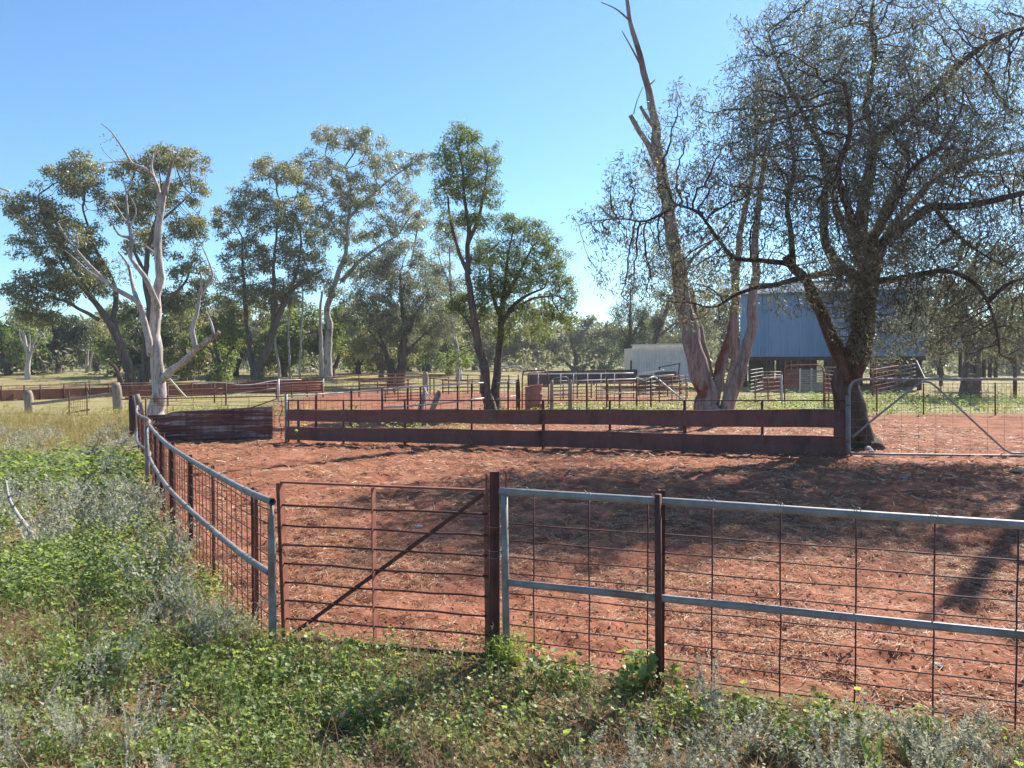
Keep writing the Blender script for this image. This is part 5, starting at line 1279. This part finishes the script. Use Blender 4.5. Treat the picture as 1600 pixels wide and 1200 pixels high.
# water tank on a boarded stand
tk = empty('water_tank', P(1526, 590, 46) , 'corrugated water tank on a dark boarded stand past the stout trunk', 'tank')
tc = P(1526, 543, 46); z0, z1 = tc[2], P(1526, 512, 46)[2]; rings = 34; V = []
for k in range(rings):
    t = k / (rings - 1); r = 1.0 + .02 * math.sin(t * 6.283 * 8)
    for p in np.arange(32) * 2 * math.pi / 32: V.append((tc[0] + math.cos(p) * r, 46.8 + math.sin(p) * r, z0 + (z1 - z0) * t))
i = np.arange(rings - 1)[:, None] * 32; j = np.arange(32)[None]; k = (j + 1) % 32
V += [(tc[0], 46.8, z1 + .15)]; e = (rings - 1) * 32
m2 = MB(); m2.add(V, np.stack([i + j, i + k, i + 32 + k, i + 32 + j], -1).reshape(-1, 4), [(e + q, e + (q + 1) % 32, len(V) - 1) for q in range(32)]); m2.build('tank_shell', M['galv_white'], tk, True)
for k in range(7):
    x0 = 1496 + k * 9.2; m2 = MB(); bar(m2, P(x0 + 4.5, 590, 45.6), P(x0 + 4.5, 544.5, 45.6), .04, .33, up=(0, 1, 0)); m2.build('stand_board', M['wood_dark'], tk)
m2 = MB(); m2.box((tc[0], 46.8, z0 - .08), np.eye(3), (1.25, 1.15, .06)); m2.build('stand_deck', M['wood_dark'], tk)
for sx in (-1.1, 1.1):
    m2 = MB(); m2.box((tc[0] + sx, 47.8, (z0 + .3) / 2), np.eye(3), (.08, .08, z0 / 2 - .1)); m2.build('leg', M['wood_dark'], tk)
adopt(tk)

# lamp arm of a pole whose post stands out of the picture, with its stay wire
lp = empty('light_pole', P(-60, 600, 40), 'pale pole arm poking in beside the wide gum, stay wire below', 'pole')
polypipe(lp, [P(-40, 640, 30) * (1, 1, 0), P(-40, 276, 30)], .09, M['wood'], 'post', 8, 1.0)
polypipe(lp, [P(-40, 283, 30), P(-12, 290, 30), P(15, 299, 30)], .05, M['white_wall'], 'arm', 8, .3)
wire(lp, crs(np.array([P(-12, 300, 30), P(40, 352, 32), P(90, 405, 34), P(150, 470, 36)]), 1.), .004, M['galv_old'], 'stay_wire', 4)
adopt(lp)
# ------------------------------------------------------------------ weeds, straw and small things on the ground
def place(tmpls, pts, scale, rng, tilt=.15):
    """merge copies of small plant templates (V, [faces]) standing at pts"""
    OV, OF, off = [], {}, 0
    which = rng.integers(0, len(tmpls), len(pts))
    for ti, (V, FS) in enumerate(tmpls):
        sel = np.where(which == ti)[0]
        if not len(sel): continue
        p = pts[sel]; s = scale[sel][:, None, None]; a = rng.random(len(sel)) * 6.283; ca, sa = np.cos(a), np.sin(a)
        tx, ty = rng.normal(0, tilt, (2, len(sel)))
        W = np.empty((len(sel), len(V), 3))
        W[..., 0] = V[:, 0] * ca[:, None] - V[:, 1] * sa[:, None] + V[:, 2] * tx[:, None]
        W[..., 1] = V[:, 0] * sa[:, None] + V[:, 1] * ca[:, None] + V[:, 2] * ty[:, None]
        W[..., 2] = V[:, 2]
        W = W * s + p[:, None]
        OV.append(W.reshape(-1, 3))
        for F in FS:
            k = F.shape[1]; G = (F[None] + (np.arange(len(sel)) * len(V))[:, None, None]).reshape(-1, k) + off
            OF.setdefault(k, []).append(G)
        off += len(sel) * len(V)
    return np.concatenate(OV), [np.concatenate(v) for v in OF.values()]

def blade(p, d, L, W, bend, segs=2, rng=None):
    """bent ribbon from p along d"""
    d = np.asarray(d, float) / np.linalg.norm(d); s = np.cross(d, (0, 0, 1)); s = s / (np.linalg.norm(s) + 1e-6)
    V, F = [], []
    for i in range(segs + 1):
        t = i / segs; c_ = np.asarray(p) + d * L * t + np.asarray(bend) * t * t * L; w_ = W * (1 - .75 * t)
        V += [c_ - s * w_ / 2, c_ + s * w_ / 2]
        if i: F.append((2 * i - 2, 2 * i - 1, 2 * i + 1, 2 * i))
    return V, F

def mallow_tmpl(rng, n, hmax, size, spread, simple=False):
    """a weed of round lobed leaves on bent stalks"""
    V, T, Q = [], [], []
    for i in range(n):
        a = rng.random() * 6.283; r = spread * rng.random() ** .6; h = hmax * (.25 + .75 * rng.random()) * (1 - .35 * r / spread)
        c_ = np.array((math.cos(a) * r, math.sin(a) * r, h)); rad = size * (.55 + .75 * rng.random())
        nrm = np.array((math.cos(a) * .5, math.sin(a) * .5, 1)) + rng.normal(0, .35, 3); nrm /= np.linalg.norm(nrm)
        u = np.cross(nrm, (.3, 1, .1)); u /= np.linalg.norm(u); w_ = np.cross(nrm, u); b0 = len(V); k = 5 if simple else 6
        V.append(c_ - nrm * rad * .12)
        ph = rng.random() * 6.28
        for j in range(k):
            t = ph + 5.5 * j / (k - 1); rr = rad * (1 if j % 2 else .82); V.append(c_ + u * math.cos(t) * rr + w_ * math.sin(t) * rr + nrm * rad * .16 * (j % 2))
        for j in range(k - 1): T.append((b0, b0 + 1 + j, b0 + 2 + j))
        if not simple:
            v, f = blade((math.cos(a) * r * .25, math.sin(a) * r * .25, 0), c_ - np.array((math.cos(a) * r * .25, math.sin(a) * r * .25, 0)), np.linalg.norm(c_ * (.75, .75, 1)), .004, (0, 0, 0), 1)
            Q += [tuple(x + len(V) for x in q) for q in f]; V += v
    FS = [np.array(T)]
    if Q: FS.append(np.array(Q))
    return np.array(V), FS
def silver_tmpl(rng, stems, hmax, spread, dens, ls):
    """upright woolly stems set with tiny leaves"""
    V, Q = [], []
    for i in range(stems):
        a = rng.random() * 6.283; r = spread * .35 * rng.random(); b_ = np.array((math.cos(a) * r, math.sin(a) * r, 0)); h = hmax * (.5 + .5 * rng.random())
        d = np.array((math.cos(a) * .45 + rng.normal(0, .15), math.sin(a) * .45 + rng.normal(0, .15), 1)); d /= np.linalg.norm(d)
        v, f = blade(b_, d, h, .005, (0, 0, .05), 1); Q += [tuple(x + len(V) for x in q) for q in f]; V += v
        n = int(dens * h)
        for j in range(n):
            t = (.12 + .88 * (j + rng.random()) / n); p = b_ + d * h * t; aa = rng.random() * 6.283
            dd = np.array((math.cos(aa), math.sin(aa), .3 + rng.random() * .9)); l = ls * (1.25 - .55 * t) * (.6 + .8 * rng.random())
            dd /= np.linalg.norm(dd); s = np.cross(dd, rng.normal(0, 1, 3)); s /= np.linalg.norm(s); b0 = len(V)
            V += [p, p + dd * l * .5 + s * l * .22, p + dd * l, p + dd * l * .5 - s * l * .22]; Q.append((b0, b0 + 1, b0 + 2, b0 + 3))
    return np.array(V), [np.array(Q)]
def stalk_tmpl(rng, n, hmax, lean, seed_head=False, W=.003):
    V, Q = [], []
    for i in range(n):
        d = np.array((rng.normal(0, lean), rng.normal(0, lean), 1)); p = np.array((rng.normal(0, .03), rng.normal(0, .03), 0)); L = hmax * (.4 + .6 * rng.random())
        v, f = blade(p, d, L, W * (.7 + .6 * rng.random()), (rng.normal(0, .25), rng.normal(0, .25), -.15), 2); Q += [tuple(x + len(V) for x in q) for q in f]; V += v
        if seed_head:
            tip = np.mean(v[-2:], 0)
            for k in range(2):
                q = tip + rng.normal(0, .012, 3); b0 = len(V); s = rng.normal(0, .008, (3, 3)); V += [q, q + s[0], q + s[1] + (0, 0, .01), q + s[2]]; Q.append((b0, b0 + 1, b0 + 2, b0 + 3))
    return np.array(V), [np.array(Q)]

rg = np.random.default_rng(41)
MAL = [mallow_tmpl(rg, n, h_, .0155, .1) for n, h_ in ((11, .12), (14, .16), (9, .09), (15, .13), (12, .19))]
MAL_BIG = [mallow_tmpl(rg, n, h_, .022, .1) for n, h_ in ((10, .14), (12, .18))]
MAL_FAR = [mallow_tmpl(rg, n, h_, .032, .17, True) for n, h_ in ((12, .24), (14, .3), (10, .2))]
CLOVER = [mallow_tmpl(rg, 22, .07, .0105, .09, True) for _ in range(3)]
SIL = [silver_tmpl(rg, n, h_, .12, 150, .022) for n, h_ in ((9, .26), (12, .34), (7, .22))]
SIL_FAR = [silver_tmpl(rg, n, h_, .16, 54, .048) for n, h_ in ((9, .36), (11, .46))]
DRY = [stalk_tmpl(rg, n, h_, .5) for n, h_ in ((8, .2), (10, .14), (6, .26))]
GRASS = [stalk_tmpl(rg, n, h_, .28, True, .007) for n, h_ in ((9, .5), (10, .42), (8, .6))]
TUFT = [stalk_tmpl(rg, n, h_, .45, False, .014) for n, h_ in ((11, .3), (10, .22))]

def rand_pts(n, x0, x1, y0, y1, fn, rng):
    """n candidate spots in a rectangle kept with probability fn(x, y)"""
    x, y = rng.uniform(x0, x1, n), rng.uniform(y0, y1, n)
    k = rng.random(n) < fn(x, y); x, y = x[k], y[k]
    return np.stack([x, y, gh_fine(x, y)], 1)
def infront(x, y, m=.5):
    """keeps to ground the view or a step beside it can see"""
    return (np.abs(x) < .80 * y + m).astype(float)
def stuff(name, label, V, F, mat, cat):
    return tag(mk(name, V, F, mat), label, cat, None, 'stuff')
def sc(n, lo, hi, rng): return rng.uniform(lo, hi, n)

# patchiness of the verge: where silver weed, where bare and dry
def silver_p(x, y): return smooth(.48, .6, fbm(x + 31, y + 7, .8, 2) + .09 * smooth(5.2, 7.5, y) * (x < -2)) 
def bare_p(x, y): return smooth(.44, .6, fbm(x + 3, y + 70, 1.1, 3)) * smooth(6.2, 5.0, y)
CORNER = lambda x, y: smooth(1.3, .7, np.hypot((x - 1.35) / 1.0, (y - 3.1) / .6))       # silver bed by the straight fence
near = lambda x, y: verge_mask(x, y) * infront(x, y, 1.5) * smooth(-.02, .06, right_y(x) - .02 - y + 9 * (x < left_x(np.clip(y, 4.6, 16.2)) - .02))

p = rand_pts(16500, -6.6, 5.6, 2.2, 5.9, lambda x, y: near(x, y) * (1 - .6 * bare_p(x, y)) * (1 - .85 * CORNER(x, y)) * (1 - .5 * silver_p(x, y)) * (.28 + .72 * smooth(.36, .56, fbm(x, y, 1.6, 2))) * (1 - .0 * x), rg)
V, F = place(MAL, p, sc(len(p), .65, 1.25, rg) * (1 - .25 * smooth(4.6, 3.2, p[:, 1]) * (p[:, 0] < 0)), rg)
stuff('green_weeds', 'bright green round-leaved weeds carpeting the verge outside the fences', V, F, M['mallow'], 'weeds')
p = rand_pts(3200, -6.6, 5.6, 2.2, 5.4, lambda x, y: near(x, y) * (.8 - .5 * bare_p(x, y)) * (1 - .8 * CORNER(x, y)), rg)
V, F = place(CLOVER, p, sc(len(p), .7, 1.3, rg), rg)
stuff('clover_mat', 'low small-leaved clover mat among the verge weeds', V, F, M['mallow_blue'], 'clover')
lw = lambda x, y: (x < left_x(np.clip(y, 4.6, 16.2)) - .03) * infront(x, y, 1.5) * smooth(.25, .5, np.hypot((x + 4.75) / 1.0, (y - 7.65) / 1.3))
MAL_MID = [mallow_tmpl(rg, 20, h_, .017, .15, True) for h_ in (.2, .26, .16)]
bank = lambda x, y: lw(x, y) * (1 - .8 * silver_p(x, y)) * smooth(17.5, 12, y + .4 * (-x - 5.5).clip(0)) * (.35 + .65 * smooth(.35, .55, fbm(x, y, .9, 2)))
p = rand_pts(8200, -9.5, -1.5, 5.5, 9.6, lambda x, y: bank(x, y) * smooth(10, 8.6, y), rg)
V, F = place(MAL_MID, p, sc(len(p), .75, 1.35, rg), rg)
stuff('green_weeds', 'thick small-leaved green weeds beside the pickets of the curving fence', V, F, M['mallow'], 'weeds')
p = rand_pts(9500, -15, -3, 8.4, 17, lambda x, y: bank(x, y) * smooth(8.4, 9.8, y), rg)
V, F = place(MAL_FAR, p, sc(len(p), .7, 1.4, rg), rg)
stuff('green_weeds', 'deep green weeds thick along the outer side of the curving fence', V, F, M['mallow'], 'weeds')

p = rand_pts(2500, -6.2, 5.2, 2.4, 5.8, lambda x, y: near(x, y) * np.maximum(silver_p(x, y) * .42 * (x < -.9), .95 * CORNER(x, y)), rg)
V, F = place(SIL, p, sc(len(p), .55, 1.0, rg) * (1 - .35 * (p[:, 0] > 2.2)), rg, .2)
stuff('silver_weeds', 'woolly silver-grey weeds scattered close by along the verge', V, F, M['silver'], 'weeds')
p = rand_pts(2200, -15, -2, 5.6, 17.5, lambda x, y: lw(x, y) * silver_p(x, y) * .8, rg)
V, F = place(SIL_FAR, p, sc(len(p), .6, 1.1, rg), rg, .2)
stuff('silver_weeds', 'woolly silver-grey weeds in drifts beside the curving fence', V, F, M['silver'], 'weeds')

def clump(label, px, py, d, n, spread, s0, s1, tm, mat, name, cat):
    c_ = P(px, py, d); q = np.stack([c_[0] + rg.normal(0, spread, n), c_[1] + rg.normal(0, spread * .6, n), np.zeros(n)], 1); q[:, 2] = gh_fine(q[:, 0], q[:, 1])
    V, F = place(tm, q, sc(n, s0, s1, rg), rg, .2); o = mk(name, V, F, mat); return tag(o, label, cat)
clump('pale woolly silver bush at the foot of the fence end post', 345, 1000, 4.75, 10, .1, .6, .95, SIL, M['silver'], 'silver_bush', 'bush')
clump('dead brown twiggy weed beside the fence end post', 378, 1030, 4.65, 16, .09, .7, 1.1, DRY, M['dead_weed'], 'dry_weed', 'weed')
clump('feathery green grass tuft growing round the square gatepost foot', 785, 1050, 4.37, 20, .05, .6, .8, [stalk_tmpl(rg, 18, .34, .22, True, .006)], M['mallow'], 'grass_tuft', 'grass tuft')
clump('big leafy mallow plant under the straight fence near the star picket', 1000, 1068, 4.05, 10, .1, 1.0, 1.5, MAL_BIG, M['mallow'], 'mallow_plant', 'plant')
clump('large-leaved mallow rising by the gatepost grass tuft', 868, 1070, 4.15, 10, .1, 1.0, 1.5, MAL_BIG, M['mallow'], 'mallow_plant', 'plant')
# broad upright dock leaves among the silver weeds
for px, py, d, lab in ((1375, 1170, 3.2, 'broad pointed dock leaf standing among silver weeds'), (1412, 1135, 3.35, 'pair of broad green leaves at the fence wire foot')):
    c_ = P(px, py, d); c_[2] = 0; root = empty('dock_plant', c_, lab, 'plant')
    for k in range(3):
        a = rg.random() * 6.28; q = c_ + (math.cos(a) * .03, math.sin(a) * .03, 0); dd = np.array((math.cos(a) * .3, math.sin(a) * .3, 1)); dd /= np.linalg.norm(dd); s = np.cross(dd, (math.sin(a), 1, .2)); s /= np.linalg.norm(s); nn = np.cross(s, dd); V, Q = [], []
        for i in range(7):
            t = i / 6; w_ = .018 * math.sin(math.pi * min(1, .12 + t * .9)) ** .8; m0 = q + dd * (.0 + .17 * t) + nn * .05 * t * t
            V += [m0 - s * w_ + nn * w_ * .3, m0, m0 + s * w_ + nn * w_ * .3]
            if i: Q += [(3 * i - 3, 3 * i - 2, 3 * i + 1, 3 * i), (3 * i - 2, 3 * i - 1, 3 * i + 2, 3 * i + 1)]
        mk('leaf', V, np.array(Q), M['mallow'], root, True)
    adopt(root)
c_ = P(1260, 1112, 3.45); V, T = [], []
for k in range(9):
    a = k * .698; b0 = len(V); V += [c_, c_ + (math.cos(a) * .014, math.sin(a) * .014, .006), c_ + (math.cos(a + .5) * .014, math.sin(a + .5) * .014, .006)]; T.append((b0, b0 + 1, b0 + 2))
fl_ = empty('yellow_flower', (c_[0], c_[1], 0), 'tiny yellow flower head above the silver weeds', 'flower')
mk('petals', V, np.array(T), M['flower'], fl_); wire(fl_, [c_ * (1, 1, 0), c_ - (0, 0, .002)], .002, M['mallow'], 'stem', 4); adopt(fl_)

p = rand_pts(11000, -6.6, 5.6, 2.2, 5.8, lambda x, y: near(x, y) * (.4 + .6 * bare_p(x, y)), rg)
V, F = place(DRY, p, sc(len(p), .5, 1.2, rg), rg, .5)
stuff('dry_weeds', 'dry brown stalks and litter between the verge weeds', V, F, M['dead_weed'], 'dry weeds')
TALL = [stalk_tmpl(rg, n, h_, .35, True, .0045) for n, h_ in ((5, .3), (4, .36), (6, .24))]
p = rand_pts(2500, -6.6, 5.6, 2.2, 6.5, lambda x, y: near(x, y) * (.25 + .75 * bare_p(x, y)) * (1 - .7 * CORNER(x, y)), rg)
V, F = place(TALL, p, sc(len(p), .5, 1.1, rg), rg, .35)
stuff('dry_weeds', 'tall dry seed stalks standing out of the verge weeds', V, F, M['dead_weed'], 'dry weeds')
p = rand_pts(3800, -16, -5, 13, 24, lambda x, y: (x < -7.6 - (y - 15) * .12) * infront(x, y, 1.5) * (.1 + .9 * smooth(.4, .58, fbm(x, y, .7, 2))) * smooth(12.5, 15, y + .5 * (-x - 5.5).clip(0)), rg)
V, F = place(GRASS, p, sc(len(p), .55, 1.15, rg), rg)
stuff('dry_grass', 'pale seeding dry grass below the log rail and strainer posts', V, F, M['grass_dry'], 'grass')
# grass and green pick of the pasture beyond
def pasture_d(x, y): return infront(x, y, 3) * np.where(y > 26, 1, 0) * (1 - .9 * ((y > 30) & (y < 46) & (x > -12.5) & (x < 1))) * (.2 + .8 * smooth(.4, .6, fbm(x, y, .25, 2)))
p = rand_pts(6500, -60, 60, 26, 75, lambda x, y: pasture_d(x, y) * smooth(95, 30, y), rg)
V, F = place(TUFT, p, sc(len(p), .7, 1.5, rg), rg)
stuff('pasture_grass', 'dry straw-coloured pasture grass among the trees', V, F, M['grass_dry'], 'grass')
def green_pick(x, y):
    a = 1.4 * np.exp(-((x - 3.2) / 3.2) ** 2 - ((y - 26.3) / 1.8) ** 2) + np.exp(-((x - 11) / 3) ** 2 - ((y - 29) / 3) ** 2) + .6 * np.exp(-((x - 15) / 5) ** 2 - ((y - 27.2) / 1.1) ** 2) + np.exp(-((x - 18) / 6) ** 2 - ((y - 34) / 3.5) ** 2) + .8 * np.exp(-((x + 8.6) / 3.4) ** 2 - ((y - 25) / 2.2) ** 2) + 1.0 * np.exp(-((x + 2.0) / 1.5) ** 2 - ((y - 18.2) / .8) ** 2) + .8 * np.exp(-((x + 1.5) / .8) ** 2 - ((y - 22.5) / .8) ** 2) + .4 * np.exp(-((x + 3.6) / 1) ** 2 - ((y - 16.9) / .35) ** 2) + .35 * np.exp(-((x - 6) / 3) ** 2 - ((y - 24) / 1.5) ** 2)
    return np.clip(a, 0, 1)
p = rand_pts(13000, -16, 28, 16.3, 40, lambda x, y: green_pick(x, y) * .95, rg)
V, F = place(MAL_FAR, p, sc(len(p), .7, 1.6, rg), rg)
stuff('green_weeds', 'green weeds growing in the pens below the mesh fences', V, F, M['mallow'], 'weeds')
p = rand_pts(5000, -16, 28, 16.3, 40, lambda x, y: green_pick(x, y) * .8, rg)
V, F = place(TUFT, p, sc(len(p), .6, 1.3, rg), rg)
stuff('pen_grass', 'yellowing grass among the green weeds in the pens', V, F, M['grass_dry'], 'grass')

# straw trodden into the yard
M['chaff'] = leafmat('dusty_chaff', (.25, .115, .068), (.42, .235, .14), (1.1, 1.0, .85), .7, .2, (.55, .38, .25), .2)
def straw(n, x0, x1, y0, y1, fn, L, W, name, label, mat):
    q = rand_pts(n, x0, x1, y0, y1, fn, rg); k = len(q); a = rg.random(k) * 6.283; l = L * (.4 + rg.random(k) ** 2 * 1.2); w_ = W * (.6 + .8 * rg.random(k))
    d = np.stack([np.cos(a), np.sin(a), rg.normal(.05, .16, k)], 1); s = np.stack([-np.sin(a), np.cos(a), rg.normal(0, .5, k)], 1); cv = rg.normal(0, .13, k)
    q[:, 2] += .004 + .012 * rg.random(k); P0 = q - d * (l / 2)[:, None]; P1 = q + s * (cv * l)[:, None]; P2 = q + d * (l / 2)[:, None]; hw = s * (w_ / 2)[:, None]
    V = np.stack([P0 - hw, P0 + hw, P1 - hw, P1 + hw, P2 - hw, P2 + hw], 1).reshape(-1, 3); b0 = np.arange(k)[:, None] * 6
    Q = np.vstack([b0 + np.array([[0, 1, 3, 2]]), b0 + np.array([[2, 3, 5, 4]])]) if .05 < L < .1 else b0 + np.array([[0, 1, 5, 4]]); stuff(name, label, V, Q, mat, 'straw')
inyard = lambda x, y: (1 - verge_mask(x, y)) * infront(x, y) * (.25 + .75 * smooth(.38, .62, fbm(x, y, 1.3, 3)))
straw(120000, -4.6, 7.5, 3.4, 9.2, inyard, .06, .004, 'straw_litter', 'pale straw scattered over the near red dirt of the yard', M['straw'])
straw(110000, -4.6, 7.5, 3.4, 8.6, inyard, .034, .0042, 'chaff_litter', 'fine broken chaff trodden into the near red dirt', M['chaff'])
straw(80000, -10, 12, 9, 26, inyard, .14, .0095, 'straw_litter', 'straw and chaff strewn across the far half of the yard', M['straw'])
straw(30000, -6.6, 5.6, 2.2, 5.8, lambda x, y: verge_mask(x, y) * (.3 + .7 * bare_p(x, y)), .07, .004, 'straw_litter', 'dead stems lying under the verge weeds', M['dead_weed'])

# clods of turned soil in the yard: too many to count
q = rand_pts(5200, -4.4, 7, 3.6, 10.5, lambda x, y: (1 - verge_mask(x, y)) * infront(x, y), rg); k = len(q)
oct_ = np.array([(1, 0, 0), (0, 1, 0), (-1, 0, 0), (0, -1, 0), (0, 0, 1)], float)
Vc = q[:, None] + oct_[None] * (rg.uniform(.006, .022, (k, 1, 1)) * np.array((1, 1, .75))) * rg.uniform(.6, 1.3, (k, 5, 1)); b0 = np.arange(k)[:, None] * 5
Tc = np.vstack([b0 + np.array([t]) for t in ((0, 1, 4), (1, 2, 4), (2, 3, 4), (3, 0, 4))])
M['clod'] = simple('red_soil_clod', (.2, .066, .04), (.33, .12, .072), 9, .95, bmp=0)
tag(mk('soil_clods', Vc.reshape(-1, 3), Tc, M['clod']), 'small crumbs of red soil over the yard', 'soil', None, 'stuff')

# pale stones and bone bits, each on its own
def rock(px, py, d, r, name, label, mat, cat):
    c_ = P(px, py, d); z = float(gh_fine(np.array([c_[0]]), np.array([c_[1]]))[0]); V = []; th = np.linspace(0, math.pi, 6)
    rr = rg.uniform(.7, 1.2, (6, 8)); sx, sy, sz = rg.uniform(.7, 1.4), rg.uniform(.6, 1.0), rg.uniform(.35, .7)
    for a in range(6):
        for e in range(8): V.append((c_[0] + math.sin(th[a]) * math.cos(e * .785) * r * rr[a, e] * sx, c_[1] + math.sin(th[a]) * math.sin(e * .785) * r * rr[a, e] * sy, z + r * sz * .6 + math.cos(th[a]) * r * sz))
    Q = [(a * 8 + e, (a + 1) * 8 + e, (a + 1) * 8 + (e + 1) % 8, a * 8 + (e + 1) % 8) for a in range(5) for e in range(8)]
    tag(mk(name, V, np.array(Q), mat), label, cat)
for px, py, d, r, lab in [(1413, 748, 11.6, .06, 'pale upright bone-like scrap on the shaded dirt beyond the pipe fence'), (655, 829, 8.0, .035, 'pale crumpled scrap seen through the upper gate bars'), (622, 823, 8.1, .03, 'small reddish stone left of the crumpled scrap'), (717, 857, 7.2, .024, 'small pale stone seen under the gate brace'),
                          (1465, 1041, 4.4, .04, 'long whitish bone in the trunk shadow'), (1272, 862, 7.1, .022, 'tiny white stone in the sunlit yard'), (1594, 738, 12.2, .08, 'pale stone beside the yard edge near the farm gate'), (1433, 682, 18.1, .07, 'white stone on dirt seen through the farm gate'), (1525, 641, 28, .12, 'pale rock lying at the foot of the far mesh fence'), (520, 834, 7.8, .028, 'pale stone near the gate latch'), (840, 716, 14, .06, 'grey stone near the foot of the boards')]:
    rock(px, py, d, r, 'stone', lab, M['stone'], 'stone')
# fallen dead branch in the weeds
br = empty('fallen_branch', P(48, 838, 7.6) * (1, 1, 0), 'grey forked dead branch lying up out of the weeds', 'branch')
for pts, r0, r1, nm in (([(52, 838, 7.5), (40, 822, 7.6), (25, 800, 7.8), (14, 778, 8.0), (10, 755, 8.2), (8, 750, 8.3)], .028, .007, 'stem'), ([(14, 776, 8.0), (24, 773, 7.9), (36, 771, 7.8)], .013, .004, 'twig'), ([(20, 792, 7.85), (30, 780, 7.7), (34, 770, 7.7)], .011, .004, 'twig'), ([(48, 826, 7.5), (62, 818, 7.4), (67, 808, 7.4), (60, 800, 7.4)], .011, .004, 'twig')):
    q = crs(np.array([P(*v_) for v_ in pts]), .06); m2 = MB(); m2.tube(q, np.linspace(r0, r1, len(q)), 7, True); m2.build(nm, M['dead'], br, True)
adopt(br)
# roots and rubble round the foot of the huge tree
for px, py, d, r, lab in [(1357, 695, 15.4, .1, 'pale broken stone at the foot of the huge tree'), (1362, 706, 15.0, .07, 'smaller broken stone against the huge tree root')]:
    rock(px, py, d, r, 'stone', lab, M['stone'], 'stone')

# ------------------------------------------------------------------ haze added as a lens veil that lifts the shade
hz = MB(); hz.box((0, 2300, 12.5), np.eye(3), (7000, 6000, 13.9))
m = bpy.data.materials.new('veil_haze'); m.use_nodes = True; nt = m.node_tree
nt.nodes.remove(nt.nodes['Principled BSDF'])
pv = nt.nodes.new('ShaderNodeVolumePrincipled')
pv.inputs['Color'].default_value = (.86, .93, 1.0, 1); pv.inputs['Density'].default_value = .0005; pv.inputs['Anisotropy'].default_value = .35
nt.links.new(pv.outputs[0], nt.nodes['Material Output'].inputs['Volume'])
haze = hz.build('haze', m); tag(haze, 'thin haze over the yards, added as a veil of backlight', 'haze', None, 'stuff')
